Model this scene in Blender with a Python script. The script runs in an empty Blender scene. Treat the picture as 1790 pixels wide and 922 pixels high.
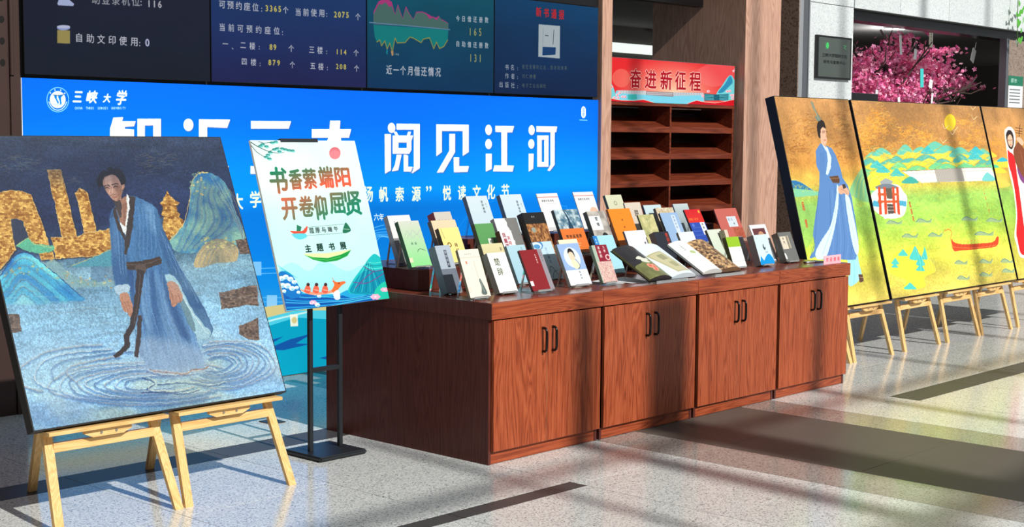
import bpy, bmesh, math, random
import numpy as np
from mathutils import Vector, Matrix
random.seed(7)
R = math.radians
sc = bpy.context.scene
COL = sc.collection

# ------------------------------------------------------------------ camera
cam_d = bpy.data.cameras.new('camera'); cam = bpy.data.objects.new('camera', cam_d); COL.objects.link(cam)
cam_d.sensor_width = 36; cam_d.lens = 50.248; cam_d.clip_end = 200
_r = Vector((0.68287, -0.73051, 0.006874)); _u = Vector((0.058467, 0.064029, 0.996234)); _f = Vector((0.728194, 0.679898, -0.086435))
cam.matrix_world = Matrix(((_r.x, _u.x, -_f.x, -4.9515), (_r.y, _u.y, -_f.y, -4.7740), (_r.z, _u.z, -_f.z, 1.5902), (0, 0, 0, 1)))
sc.camera = cam
# ------------------------------------------------------------------ sky, sun, exposure
w = bpy.data.worlds.new('sky'); sc.world = w; w.use_nodes = True
nt = w.node_tree; nt.nodes.clear()
_o = nt.nodes.new('ShaderNodeOutputWorld'); _b = nt.nodes.new('ShaderNodeBackground')
_tc = nt.nodes.new('ShaderNodeTexCoord'); _sx = nt.nodes.new('ShaderNodeSeparateXYZ'); _rp = nt.nodes.new('ShaderNodeValToRGB')
_rp.color_ramp.elements[0].position = 0.45; _rp.color_ramp.elements[0].color = (0.42, 0.42, 0.41, 1)
_rp.color_ramp.elements[1].position = 0.62; _rp.color_ramp.elements[1].color = (0.80, 0.90, 1.0, 1)
_mr = nt.nodes.new('ShaderNodeMapRange'); _mr.inputs[1].default_value = -1; _mr.inputs[2].default_value = 1
nt.links.new(_tc.outputs['Generated'], _sx.inputs[0]); nt.links.new(_sx.outputs[2], _mr.inputs[0]); nt.links.new(_mr.outputs[0], _rp.inputs[0])
nt.links.new(_rp.outputs[0], _b.inputs[0]); _b.inputs[1].default_value = 0.46; nt.links.new(_b.outputs[0], _o.inputs[0])
SUN_EL, SUN_AZ = 37.0, 4.0
sd = bpy.data.lights.new('sun', 'SUN'); sun = bpy.data.objects.new('sun', sd); COL.objects.link(sun)
sd.energy = 4.5; sd.angle = R(0.55); sd.color = (1.0, 0.955, 0.89)
_d = Vector((math.sin(R(SUN_AZ)) * math.cos(R(SUN_EL)), math.cos(R(SUN_AZ)) * math.cos(R(SUN_EL)), -math.sin(R(SUN_EL))))
sun.rotation_euler = _d.to_track_quat('-Z', 'Y').to_euler(); sun.location = (-3, -12, 9)
sc.view_settings.view_transform = 'Standard'; sc.view_settings.look = 'None'; sc.view_settings.gamma = 1
sc.view_settings.use_curve_mapping = False; sc.view_settings.exposure = 0.0

# ------------------------------------------------------------------ helpers
def lin(c):
    return tuple((v / 255 / 12.92 if v / 255 <= 0.04045 else ((v / 255 + 0.055) / 1.055) ** 2.4) for v in c)
def tag(o, label=None, cat=None, group=None, kind=None):
    if label: o['label'] = label
    if cat: o['category'] = cat
    if group: o['group'] = group
    if kind: o['kind'] = kind
    return o
def empty(name, loc=(0, 0, 0), rot=(0, 0, 0), label=None, cat=None, group=None, kind=None):
    o = bpy.data.objects.new(name, None); COL.objects.link(o); o.location = loc; o.rotation_euler = rot
    o.empty_display_size = 0.05
    return tag(o, label, cat, group, kind)
def obj(name, bm, mat, parent=None, smooth=False):
    if isinstance(bm, bpy.types.Mesh): me = bm
    else:
        me = bpy.data.meshes.new(name); bm.to_mesh(me); bm.free()
        if smooth:
            for p in me.polygons: p.use_smooth = True
    if mat is not None and not me.materials: me.materials.append(mat)
    o = bpy.data.objects.new(name, me); COL.objects.link(o)
    if parent: o.parent = parent
    return o
def B(*boxes, bev=0.0, seg=1):
    bm = bmesh.new()
    for b in boxes: add_box(bm, *b)
    if bev > 0: bmesh.ops.bevel(bm, geom=bm.edges[:], offset=bev, segments=seg, affect='EDGES', clamp_overlap=True)
    return bm
def add_box(bm, x0, x1, y0, y1, z0, z1):
    v = [bm.verts.new(p) for p in ((x0, y0, z0), (x1, y0, z0), (x1, y1, z0), (x0, y1, z0), (x0, y0, z1), (x1, y0, z1), (x1, y1, z1), (x0, y1, z1))]
    for f in ((0, 3, 2, 1), (4, 5, 6, 7), (0, 1, 5, 4), (1, 2, 6, 5), (2, 3, 7, 6), (3, 0, 4, 7)): bm.faces.new([v[i] for i in f])
def beam(bm, p, q, w, t, up=(0, 0, 1)):
    """bar with rectangular section from p to q; w across, t along normal"""
    p, q = Vector(p), Vector(q); d = (q - p).normalized(); s = d.cross(Vector(up))
    s = s.normalized() if s.length > 1e-5 else Vector((1, 0, 0)); n = s.cross(d).normalized()
    vs = []
    for c in (p, q):
        for a, b in ((-1, -1), (1, -1), (1, 1), (-1, 1)): vs.append(bm.verts.new(c + s * (a * w / 2) + n * (b * t / 2)))
    for f in ((3, 2, 1, 0), (4, 5, 6, 7), (0, 1, 5, 4), (1, 2, 6, 5), (2, 3, 7, 6), (3, 0, 4, 7)): bm.faces.new([vs[i] for i in f])
def tube(bm, pts, r, n=8, r2=None):
    pts = [Vector(p) for p in pts]; rings = []
    for i, p in enumerate(pts):
        d = (pts[min(i + 1, len(pts) - 1)] - pts[max(i - 1, 0)]).normalized()
        a = d.orthogonal().normalized(); 
        if i: a = (rings[-1][1] - d * rings[-1][1].dot(d)).normalized()
        b = d.cross(a); rr = r if r2 is None else r + (r2 - r) * i / (len(pts) - 1)
        rings.append(([bm.verts.new(p + (a * math.cos(k * 2 * math.pi / n) + b * math.sin(k * 2 * math.pi / n)) * rr) for k in range(n)], a))
    for i in range(len(rings) - 1):
        for k in range(n): bm.faces.new([rings[i][0][k], rings[i][0][(k + 1) % n], rings[i + 1][0][(k + 1) % n], rings[i + 1][0][k]])
    bm.faces.new(rings[0][0][::-1]); bm.faces.new(rings[-1][0])
def prism(bm, pts, y0, y1):
    """polygon in XZ extruded between y0 and y1"""
    a = [bm.verts.new((x, y0, z)) for x, z in pts]; b = [bm.verts.new((x, y1, z)) for x, z in pts]
    n = len(pts); bm.faces.new(a); bm.faces.new(b[::-1])
    for i in range(n): bm.faces.new([a[i], b[i], b[(i + 1) % n], a[(i + 1) % n]])
    bmesh.ops.recalc_face_normals(bm, faces=bm.faces[:])
def disc_cyl(bm, c, axis, r, h, n=24):
    axis = Vector(axis).normalized(); tube(bm, [Vector(c), Vector(c) + axis * h], r, n)

# ------------------------------------------------------------------ materials
def mat(name, col, rough=0.5, metal=0.0, spec=0.5, emit=None, estr=0.0, coat=0.0, bump=0.0, bscale=200, var=0.0, vscale=5.0):
    m = bpy.data.materials.new(name); m.use_nodes = True; n = m.node_tree.nodes; l = m.node_tree.links
    p = n['Principled BSDF']; c = lin(col) + (1,)
    p.inputs['Base Color'].default_value = c; p.inputs['Roughness'].default_value = rough; p.inputs['Metallic'].default_value = metal
    p.inputs['Specular IOR Level'].default_value = spec; p.inputs['Coat Weight'].default_value = coat
    tc = n.new('ShaderNodeTexCoord')
    if var > 0:
        no = n.new('ShaderNodeTexNoise'); no.inputs['Scale'].default_value = vscale; no.inputs['Detail'].default_value = 4
        l.new(tc.outputs['Object'], no.inputs['Vector'])
        mx = n.new('ShaderNodeMixRGB'); mx.inputs[1].default_value = tuple(v * (1 - var) for v in c[:3]) + (1,)
        mx.inputs[2].default_value = tuple(min(1, v * (1 + var)) for v in c[:3]) + (1,)
        l.new(no.outputs[0], mx.inputs[0]); l.new(mx.outputs[0], p.inputs['Base Color'])
    if bump > 0:
        no = n.new('ShaderNodeTexNoise'); no.inputs['Scale'].default_value = bscale; l.new(tc.outputs['Object'], no.inputs['Vector'])
        bp = n.new('ShaderNodeBump'); bp.inputs['Strength'].default_value = bump; bp.inputs['Distance'].default_value = 0.002
        l.new(no.outputs[0], bp.inputs['Height']); l.new(bp.outputs[0], p.inputs['Normal'])
    if emit: p.inputs['Emission Color'].default_value = lin(emit) + (1,); p.inputs['Emission Strength'].default_value = estr
    return m
def wood(name, dark, mid, light, axis='z', scale=14.0, rough=0.35, spec=0.5, stretch=0.07, coat=0.0):
    m = bpy.data.materials.new(name); m.use_nodes = True; n = m.node_tree.nodes; l = m.node_tree.links; p = n['Principled BSDF']
    tc = n.new('ShaderNodeTexCoord'); oi = n.new('ShaderNodeObjectInfo'); ad = n.new('ShaderNodeVectorMath'); ad.operation = 'ADD'
    sc_ = n.new('ShaderNodeVectorMath'); sc_.operation = 'SCALE'; sc_.inputs[3].default_value = 7.0
    cb = n.new('ShaderNodeCombineXYZ')
    for k in range(3): l.new(oi.outputs['Random'], cb.inputs[k])
    l.new(cb.outputs[0], sc_.inputs[0]); l.new(tc.outputs['Object'], ad.inputs[0]); l.new(sc_.outputs[0], ad.inputs[1])
    mp = n.new('ShaderNodeMapping'); s = [scale] * 3; s['xyz'.index(axis)] = scale * stretch; mp.inputs['Scale'].default_value = s
    l.new(ad.outputs[0], mp.inputs[0])
    n1 = n.new('ShaderNodeTexNoise'); n1.inputs['Scale'].default_value = 0.55; n1.inputs['Detail'].default_value = 2; n1.inputs['Distortion'].default_value = 0.6
    l.new(mp.outputs[0], n1.inputs['Vector'])
    mu = n.new('ShaderNodeMath'); mu.operation = 'MULTIPLY'; mu.inputs[1].default_value = 14.0; l.new(n1.outputs[0], mu.inputs[0])
    fr = n.new('ShaderNodeMath'); fr.operation = 'PINGPONG'; fr.inputs[1].default_value = 0.5; l.new(mu.outputs[0], fr.inputs[0])
    n2 = n.new('ShaderNodeTexNoise'); n2.inputs['Scale'].default_value = 9.0; n2.inputs['Detail'].default_value = 5; n2.inputs['Roughness'].default_value = 0.7
    l.new(mp.outputs[0], n2.inputs['Vector'])
    a2 = n.new('ShaderNodeMath'); a2.operation = 'MULTIPLY_ADD'; a2.inputs[1].default_value = 0.75; l.new(fr.outputs[0], a2.inputs[0]); 
    a3 = n.new('ShaderNodeMath'); a3.operation = 'MULTIPLY'; a3.inputs[1].default_value = 0.75; l.new(n2.outputs[0], a3.inputs[0]); l.new(a3.outputs[0], a2.inputs[2])
    rp = n.new('ShaderNodeValToRGB'); e = rp.color_ramp.elements
    e[0].position = 0.25; e[0].color = lin(dark) + (1,); e[1].position = 0.85; e[1].color = lin(light) + (1,)
    x = e.new(0.5); x.color = lin(mid) + (1,)
    l.new(a2.outputs[0], rp.inputs[0]); l.new(rp.outputs[0], p.inputs['Base Color'])
    p.inputs['Roughness'].default_value = rough; p.inputs['Specular IOR Level'].default_value = spec; p.inputs['Coat Weight'].default_value = coat
    return m
def granite(name, c0, c1, c2, scale=170, rough=0.15, spec=0.5):
    m = bpy.data.materials.new(name); m.use_nodes = True; n = m.node_tree.nodes; l = m.node_tree.links; p = n['Principled BSDF']
    tc = n.new('ShaderNodeTexCoord'); ge = n.new('ShaderNodeNewGeometry')
    vo = n.new('ShaderNodeTexVoronoi'); vo.inputs['Scale'].default_value = scale; l.new(ge.outputs['Position'], vo.inputs['Vector'])
    no = n.new('ShaderNodeTexNoise'); no.inputs['Scale'].default_value = scale * 0.45; no.inputs['Detail'].default_value = 3; l.new(ge.outputs['Position'], no.inputs['Vector'])
    sp = n.new('ShaderNodeSeparateColor'); l.new(vo.outputs['Color'], sp.inputs[0])
    mx = n.new('ShaderNodeMath'); mx.operation = 'MULTIPLY_ADD'; mx.inputs[1].default_value = 0.55; l.new(sp.outputs[0], mx.inputs[0])
    m2 = n.new('ShaderNodeMath'); m2.operation = 'MULTIPLY'; m2.inputs[1].default_value = 0.45; l.new(no.outputs[0], m2.inputs[0]); l.new(m2.outputs[0], mx.inputs[2])
    rp = n.new('ShaderNodeValToRGB'); e = rp.color_ramp.elements
    e[0].position = 0.18; e[0].color = lin(c0) + (1,); e[1].position = 0.62; e[1].color = lin(c2) + (1,)
    x = e.new(0.34); x.color = lin(c1) + (1,)
    oi = n.new('ShaderNodeObjectInfo'); br = n.new('ShaderNodeMapRange'); br.inputs[3].default_value = 0.94; br.inputs[4].default_value = 1.04
    l.new(oi.outputs['Random'], br.inputs[0]); vm = n.new('ShaderNodeVectorMath'); vm.operation = 'SCALE'
    l.new(mx.outputs[0], rp.inputs[0]); l.new(rp.outputs[0], vm.inputs[0]); l.new(br.outputs[0], vm.inputs[3]); l.new(vm.outputs[0], p.inputs['Base Color'])
    p.inputs['Roughness'].default_value = rough; p.inputs['Specular IOR Level'].default_value = spec
    return m
def acrylic(name):
    m = bpy.data.materials.new(name); m.use_nodes = True; n = m.node_tree.nodes; l = m.node_tree.links; n.clear()
    o = n.new('ShaderNodeOutputMaterial'); t = n.new('ShaderNodeBsdfTransparent'); t.inputs[0].default_value = (0.96, 0.97, 0.97, 1)
    g = n.new('ShaderNodeBsdfGlossy'); g.inputs[1].default_value = 0.06; fr = n.new('ShaderNodeFresnel'); fr.inputs[0].default_value = 1.5
    mx = n.new('ShaderNodeMixShader'); l.new(fr.outputs[0], mx.inputs[0]); l.new(t.outputs[0], mx.inputs[1]); l.new(g.outputs[0], mx.inputs[2]); df = n.new('ShaderNodeBsdfDiffuse'); df.inputs[0].default_value = (.9, .92, .94, 1); m2 = n.new('ShaderNodeMixShader'); m2.inputs[0].default_value = 0.13
    l.new(mx.outputs[0], m2.inputs[1]); l.new(df.outputs[0], m2.inputs[2]); l.new(m2.outputs[0], o.inputs[0])
    return m
M = {}
M['door'] = wood('cherry_door', (104, 44, 22), (148, 68, 38), (172, 90, 56), 'z', 19, 0.4, 0.3)
M['fascia'] = wood('cherry_edge', (98, 42, 22), (142, 64, 36), (166, 84, 50), 'x', 17, 0.4, 0.3)
M['panel'] = wood('cherry_shade_toned', (66, 30, 25), (86, 42, 35), (98, 52, 43), 'z', 20, 0.35, 0.3)  # same cherry laminate, its colour darkened to stand for the shaded side
M['top'] = wood('cherry_worktop', (84, 38, 28), (116, 54, 40), (136, 70, 52), 'x', 11, 0.22, 0.6)
M['shelfw'] = wood('bookcase_wood', (70, 28, 17), (106, 46, 28), (130, 62, 39), 'x', 11, 0.4, 0.3)
M['dark'] = mat('gap_shade', (18, 12, 11), 0.8)  # near-black carcass colour stands in for shade in the door gaps
M['edge'] = mat('edge_band', (170, 120, 92), 0.4)
M['pine'] = wood('pine', (196, 150, 88), (222, 178, 112), (236, 198, 138), 'z', 18, 0.5, stretch=0.06)
M['pinex'] = wood('pine_across', (200, 152, 90), (224, 180, 114), (238, 200, 140), 'x', 18, 0.5, stretch=0.06)
M['bolt'] = mat('steel_bolt', (200, 190, 175), 0.3, 0.9)
M['blackm'] = mat('black_powder_coat', (34, 38, 42), 0.4, 0.0, 0.5, bump=0.1)
M['handle'] = mat('black_handle', (22, 20, 20), 0.25, 0.3)
M['canvas_edge'] = mat('black_canvas_edge', (16, 16, 18), 0.55)
M['canvas_back'] = mat('canvas_back', (70, 62, 54), 0.9)
M['case_back'] = mat('bookcase_back', (38, 20, 16), 0.7)  # back coloured near black in place of the shade inside the cells
M['pages'] = mat('paper_pages', (205, 198, 184), 0.85, var=0.15, vscale=60)
M['acrylic'] = acrylic('clear_acrylic')
M['floor_l'] = granite('pale_granite', (104, 110, 114), (190, 195, 195), (226, 228, 224), 170, 0.15)
M['floor_b'] = granite('grey_granite', (84, 84, 84), (134, 132, 128), (164, 160, 154), 150, 0.16)
M['floor_s'] = mat('dark_strip_stone', (72, 70, 70), 0.4, 0.0, 0.15, var=0.15, vscale=6)
M['floor_d'] = mat('dark_polished_stone', (92, 86, 80), 0.42, 0.0, 0.12, var=0.12, vscale=3)
M['grout'] = mat('grout', (88, 88, 86), 0.8)
M['floor_r'] = granite('shaded_room_stone', (40, 38, 38), (62, 60, 60), (80, 78, 76), 150, 0.25)  # floor past the wall: shade put into a darker stone colour
M['brown_metal'] = mat('brown_metal_cladding', (70, 52, 48), 0.4, 0.3, var=0.15, vscale=3)
M['hole'] = mat('hole_black', (8, 6, 6), 0.9)
M['wall_dark'] = mat('dark_wall', (38, 36, 38), 0.7)
M['pier'] = wood('walnut_pier', (156, 116, 98), (188, 146, 126), (208, 168, 146), 'z', 16, 0.45)
M['gran_wall'] = granite('wall_granite', (168, 176, 180), (198, 206, 208), (216, 222, 224), 120, 0.3)
M['gran_brown'] = granite('brown_granite', (90, 76, 68), (128, 112, 102), (150, 134, 122), 70, 0.4)
M['alu'] = mat('brushed_aluminium', (185, 188, 192), 0.35, 0.6)
M['alu_d'] = mat('grey_metal_strip', (110, 114, 120), 0.35, 0.5)
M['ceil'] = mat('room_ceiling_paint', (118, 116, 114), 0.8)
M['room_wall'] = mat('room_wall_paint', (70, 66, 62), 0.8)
M['black'] = mat('black_plastic', (14, 14, 16), 0.3)
M['lamp'] = mat('lamp_glow', (255, 250, 240), 0.5, emit=(255, 250, 240), estr=3.0)
M['daylight'] = mat('lit_window', (235, 245, 240), 0.5, emit=(235, 245, 238), estr=0.95)
# ------------------------------------------------------------------ printed artwork, drawn in code
_gl = {}
def glyph(ch):
    if ch in _gl: return _gl[ch]
    cu = bpy.data.curves.new('g', 'FONT'); cu.body = ch; cu.size = 1; cu.resolution_u = 3
    o = bpy.data.objects.new('g', cu); COL.objects.link(o); bpy.context.view_layer.update()
    me = bpy.data.meshes.new_from_object(o.evaluated_get(bpy.context.evaluated_depsgraph_get()))
    co = np.array([v.co[:2] for v in me.vertices]) if len(me.vertices) else np.zeros((0, 2))
    cnt = {}
    for p in me.polygons:
        for k in p.edge_keys: cnt[k] = cnt.get(k, 0) + 1
    E = np.array([[co[a], co[b]] for (a, b), c in cnt.items() if c == 1]) if cnt else np.zeros((0, 2, 2))
    bpy.data.objects.remove(o); bpy.data.meshes.remove(me); bpy.data.curves.remove(cu)
    if len(E): mn, mx = E.reshape(-1, 2).min(0), E.reshape(-1, 2).max(0)
    else: mn = mx = np.zeros(2)
    _gl[ch] = (E, mn, mx); return _gl[ch]
def homog(src):
    A = []; dst = ((0, 0), (1, 0), (1, 1), (0, 1)); b = []
    for (x, y), (u, v) in zip(src, dst):
        A.append([x, y, 1, 0, 0, 0, -u * x, -u * y]); b.append(u); A.append([0, 0, 0, x, y, 1, -v * x, -v * y]); b.append(v)
    return np.append(np.linalg.solve(np.array(A, float), np.array(b, float)), 1).reshape(3, 3)
def smooth(pts, closed=True, k=5):
    P = np.array(pts, float); n = len(P); out = []
    for i in range(n if closed else n - 1):
        if closed: a, b, c, d = P[i - 1], P[i], P[(i + 1) % n], P[(i + 2) % n]
        else: a, b, c, d = P[max(i - 1, 0)], P[i], P[i + 1], P[min(i + 2, n - 1)]
        for j in range(k):
            t = j / k; out.append(0.5 * (2 * b + (c - a) * t + (2 * a - 5 * b + 4 * c - d) * t * t + (3 * b - a - 3 * c + d) * t ** 3))
    if not closed: out.append(P[-1])
    return np.array(out)
class Pic:
    """a flat print: outlines measured on the photograph are rectified onto the sheet"""
    def __init__(s, w, h, quad=None, bg=(255, 255, 255)):
        s.w, s.h = w, h; s.a = np.zeros((h, w, 3)) + np.array(bg, float); s.H = homog(quad) if quad else None; s.c = None; s.rs = np.random.RandomState(3)
    def crop(s, *c): s.c = c; return s
    def m(s, pts):
        P = np.array(pts, float).reshape(-1, 2)
        if s.c is None: return P * (s.w, s.h)
        a, b, k = s.c; P = P / k + (a, b); q = np.c_[P, np.ones(len(P))] @ s.H.T
        return q[:, :2] / q[:, 2:] * (s.w, s.h)
    def cover(s, E, ss=3):
        """even-odd coverage of edge list E (n,2,2), pixel units"""
        mn = np.floor(E.reshape(-1, 2).min(0)).astype(int); mx = np.ceil(E.reshape(-1, 2).max(0)).astype(int)
        x0, y0 = max(mn[0], 0), max(mn[1], 0); x1, y1 = min(mx[0] + 1, s.w), min(mx[1] + 1, s.h)
        if x1 <= x0 or y1 <= y0: return None
        W, Hh = (x1 - x0) * ss, (y1 - y0) * ss
        yy = y0 + (np.arange(Hh) + 0.5) / ss
        T = np.zeros((Hh, W + 1), np.int32)
        ax, ay, bx, by = E[:, 0, 0], E[:, 0, 1], E[:, 1, 0], E[:, 1, 1]
        for i in range(len(E)):
            lo, hi = min(ay[i], by[i]), max(ay[i], by[i])
            r0 = max(int(math.ceil((lo - y0) * ss - 0.5)), 0); r1 = min(int(math.ceil((hi - y0) * ss - 0.5)), Hh)
            if r1 <= r0: continue
            rows = np.arange(r0, r1); xs = ax[i] + (yy[r0:r1] - ay[i]) * (bx[i] - ax[i]) / (by[i] - ay[i])
            cols = np.clip(np.ceil((xs - x0) * ss - 0.5), 0, W).astype(int); T[rows, cols] ^= 1
        C = (np.cumsum(T[:, :W], 1) & 1).astype(float)
        return x0, y0, x1, y1, C.reshape(y1 - y0, ss, x1 - x0, ss).mean((1, 3))
    def paint(s, cv, col, a=1.0):
        if cv is None: return
        x0, y0, x1, y1, C = cv; C = (C * a)[..., None]
        c = col[y0:y1, x0:x1] if isinstance(col, np.ndarray) and col.ndim == 3 else np.array(col, float)
        s.a[y0:y1, x0:x1] = s.a[y0:y1, x0:x1] * (1 - C) + c * C
    def soft(s, cv, n):
        if cv is None: return None
        x0, y0, x1, y1, C = cv; q = 3 * n; X0, Y0, X1, Y1 = max(x0 - q, 0), max(y0 - q, 0), min(x1 + q, s.w), min(y1 + q, s.h)
        D = np.zeros((Y1 - Y0, X1 - X0)); D[y0 - Y0:y1 - Y0, x0 - X0:x1 - X0] = C
        for _ in range(2):
            for ax in (0, 1):
                P = np.pad(D, [(n + 1, n) if k == ax else (0, 0) for k in (0, 1)], mode='edge').cumsum(ax); w_ = 2 * n + 1
                D = (P[w_:] - P[:-w_]) / w_ if ax == 0 else (P[:, w_:] - P[:, :-w_]) / w_
        return X0, Y0, X1, Y1, D
    def poly(s, pts, col, a=1.0, sm=False, hole=None, blur=0):
        P = s.m(pts); P = smooth(P) if sm else P; E = np.stack([P, np.roll(P, -1, 0)], 1)
        if hole is not None:
            Q = s.m(hole); E = np.concatenate([E, np.stack([Q, np.roll(Q, -1, 0)], 1)])
        cv = s.cover(E); s.paint(s.soft(cv, blur) if blur else cv, col, a); return s
    def ell(s, cx, cy, rx, ry, col, a=1.0, blur=0):
        t = np.linspace(0, 2 * math.pi, 28, endpoint=False); return s.poly(np.c_[cx + rx * np.cos(t), cy + ry * np.sin(t)], col, a, blur=blur)
    def rect(s, x0, y0, x1, y1, col, a=1.0): return s.poly([(x0, y0), (x1, y0), (x1, y1), (x0, y1)], col, a)
    def line(s, pts, w, col, a=1.0, sm=False, w2=None, blur=0):
        P = s.m(pts); P = smooth(P, False) if sm else P; n = len(P)
        x0, y0 = np.maximum(np.floor(P.min(0) - w - 1), 0).astype(int); x1, y1 = np.minimum(np.ceil(P.max(0) + w + 2), (s.w, s.h)).astype(int)
        if x1 <= x0 or y1 <= y0: return s
        C = np.zeros((y1 - y0, x1 - x0))
        for i in range(n - 1):
            p, q = P[i], P[i + 1]; ww = w if w2 is None else w + (w2 - w) * i / max(1, n - 2)
            u0, v0 = np.maximum(np.floor(np.minimum(p, q) - ww - 1), (x0, y0)).astype(int); u1, v1 = np.minimum(np.ceil(np.maximum(p, q) + ww + 2), (x1, y1)).astype(int)
            if u1 <= u0 or v1 <= v0: continue
            Y, X = np.mgrid[v0:v1, u0:u1]; X = X + 0.5; Y = Y + 0.5
            d = q - p; L = max(d @ d, 1e-9); t = np.clip(((X - p[0]) * d[0] + (Y - p[1]) * d[1]) / L, 0, 1)
            D = np.hypot(X - p[0] - t * d[0], Y - p[1] - t * d[1]); c = np.clip(ww / 2 + 0.5 - D, 0, 1) * min(1, ww)
            sl = C[v0 - y0:v1 - y0, u0 - x0:u1 - x0]; np.maximum(sl, c, out=sl)
        s.paint(s.soft((x0, y0, x1, y1, C), blur) if blur else (x0, y0, x1, y1, C), col, a); return s
    def char(s, ch, cx, cy, h, col, a=1.0, bold=0.0, ax=1.0, box=False, slant=0.0):
        """glyph centred on (cx,cy) px; h em height px, or the ink height when box"""
        E, mn, mx = glyph(ch)
        if not len(E): return
        if box:
            k = h / max(mx[1] - mn[1], 1e-3); kx = (ax / (mx[0] - mn[0])) if box == 2 else k * ax; c = (mn + mx) / 2
        else: k = h; kx = h * ax; c = np.array([(mn[0] + mx[0]) / 2, 0.33])
        Q = (E - c); G = np.stack([Q[..., 0] * kx + slant * Q[..., 1] * k + cx, -Q[..., 1] * k + cy], -1)
        if bold <= 0: s.paint(s.cover(G), col, a); return
        x0, y0 = np.maximum(np.floor(G.reshape(-1, 2).min(0) - bold - 1), 0).astype(int); x1, y1 = np.minimum(np.ceil(G.reshape(-1, 2).max(0) + bold + 2), (s.w, s.h)).astype(int)
        if x1 <= x0 or y1 <= y0: return
        C = np.zeros((y1 - y0, x1 - x0))
        for dx, dy in ((0, 0), (bold, 0), (-bold, 0), (0, bold), (0, -bold)):
            cv = s.cover(G + (dx / 2, dy / 2))
            if cv: 
                a0, b0, a1, b1, c_ = cv; u0, v0, u1, v1 = max(a0, x0), max(b0, y0), min(a1, x1), min(b1, y1)
                sl = C[v0 - y0:v1 - y0, u0 - x0:u1 - x0]; np.maximum(sl, c_[v0 - b0:v1 - b0, u0 - a0:u1 - a0], out=sl)
        s.paint((x0, y0, x1, y1, C), col, a)
    def text(s, t, x, y, h, col, step=None, vert=False, a=1.0, bold=0.0, ax=1.0):
        """first glyph centred on (x,y) in the current frame; h, step as fractions of the sheet height"""
        p = s.m([(x, y)])[0]; hh = h * s.h; st = (step or h * 1.05) * s.h
        for ch in t:
            if ch != ' ': s.char(ch, p[0], p[1], hh, col, a, bold, ax)
            k = 0.55 if (ord(ch) < 128 and not vert) else 1.0
            if vert: p = p + (0, st)
            else: p = p + (st * k, 0)
        return s
    def noise(s, sx, sy=None, octs=3, seed=0):
        r = np.random.RandomState(seed); out = np.zeros((s.h, s.w)); amp = 1.0; tot = 0
        for o in range(octs):
            nx, ny = int(max(2, sx * 2 ** o)), int(max(2, (sy or sx) * 2 ** o)); g = r.rand(ny + 1, nx + 1)
            yy = np.linspace(0, ny - 1e-6, s.h); xx = np.linspace(0, nx - 1e-6, s.w); yi = yy.astype(int); xi = xx.astype(int)
            fy = (yy - yi)[:, None]; fx = (xx - xi)[None]; fy = fy * fy * (3 - 2 * fy); fx = fx * fx * (3 - 2 * fx)
            a, b, c, d = g[yi][:, xi], g[yi][:, xi + 1], g[yi + 1][:, xi], g[yi + 1][:, xi + 1]
            out += amp * ((a * (1 - fx) + b * fx) * (1 - fy) + (c * (1 - fx) + d * fx) * fy); tot += amp; amp *= 0.55
        return out / tot
    def vgrad(s, stops):
        y = np.linspace(0, 1, s.h); st = sorted(stops); ys = [t[0] for t in st]
        s.a[:] = np.stack([np.interp(y, ys, [t[1][k] for t in st]) for k in range(3)], -1)[:, None, :]; return s
    def mixn(s, n, lo, hi, a=1.0, mask=None):
        """image of two colours mixed by a noise field"""
        n = np.clip((n - n.mean()) / (n.std() * 3.2) + 0.5, 0, 1)[..., None]; return np.array(lo, float) * (1 - n) + np.array(hi, float) * n
    def warp(s, amp, f, seed=0):
        a = s.noise(f, f, 2, seed) - .5; b = s.noise(f, f, 2, seed + 50) - .5; Y, X = np.mgrid[0:s.h, 0:s.w]
        s.a = s.a[np.clip(Y + a * amp * 3, 0, s.h - 1).astype(int), np.clip(X + b * amp * 3, 0, s.w - 1).astype(int)]; return s
    def blurall(s, k=1):
        for _ in range(k): s.a = (s.a + np.roll(s.a, 1, 0) + np.roll(s.a, -1, 0) + np.roll(s.a, 1, 1) + np.roll(s.a, -1, 1)) / 5
        return s
    def mul(s, n, amt): s.a *= (1 + amt * ((n - n.mean()) / max(n.std(), 1e-6)))[..., None]; return s
    def material(s, name, rough=0.45, emit=0.0, spec=0.5, gain=1.0, bump=0.0):
        im = bpy.data.images.new(name, s.w, s.h, alpha=False); px = np.ones((s.h, s.w, 4), np.float32)
        px[..., :3] = np.clip(s.a[::-1] / 255 * gain, 0, 1); im.pixels.foreach_set(px.ravel()); im.update(); im.pack()
        m = bpy.data.materials.new(name); m.use_nodes = True; n = m.node_tree.nodes; l = m.node_tree.links; p = n['Principled BSDF']
        t = n.new('ShaderNodeTexImage'); t.image = im; t.extension = 'EXTEND'
        if emit > 0:
            p.inputs['Base Color'].default_value = (0.004, 0.0045, 0.006, 1); l.new(t.outputs[0], p.inputs['Emission Color']); p.inputs['Emission Strength'].default_value = emit
        else: l.new(t.outputs[0], p.inputs['Base Color'])
        if bump > 0:
            tc = n.new('ShaderNodeTexCoord'); no = n.new('ShaderNodeTexNoise'); no.inputs['Scale'].default_value = 260; l.new(tc.outputs['Object'], no.inputs['Vector'])
            bp = n.new('ShaderNodeBump'); bp.inputs['Strength'].default_value = bump; bp.inputs['Distance'].default_value = 0.002; l.new(no.outputs[0], bp.inputs['Height']); l.new(bp.outputs[0], p.inputs['Normal'])
        p.inputs['Roughness'].default_value = rough; p.inputs['Specular IOR Level'].default_value = spec; return m
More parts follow.
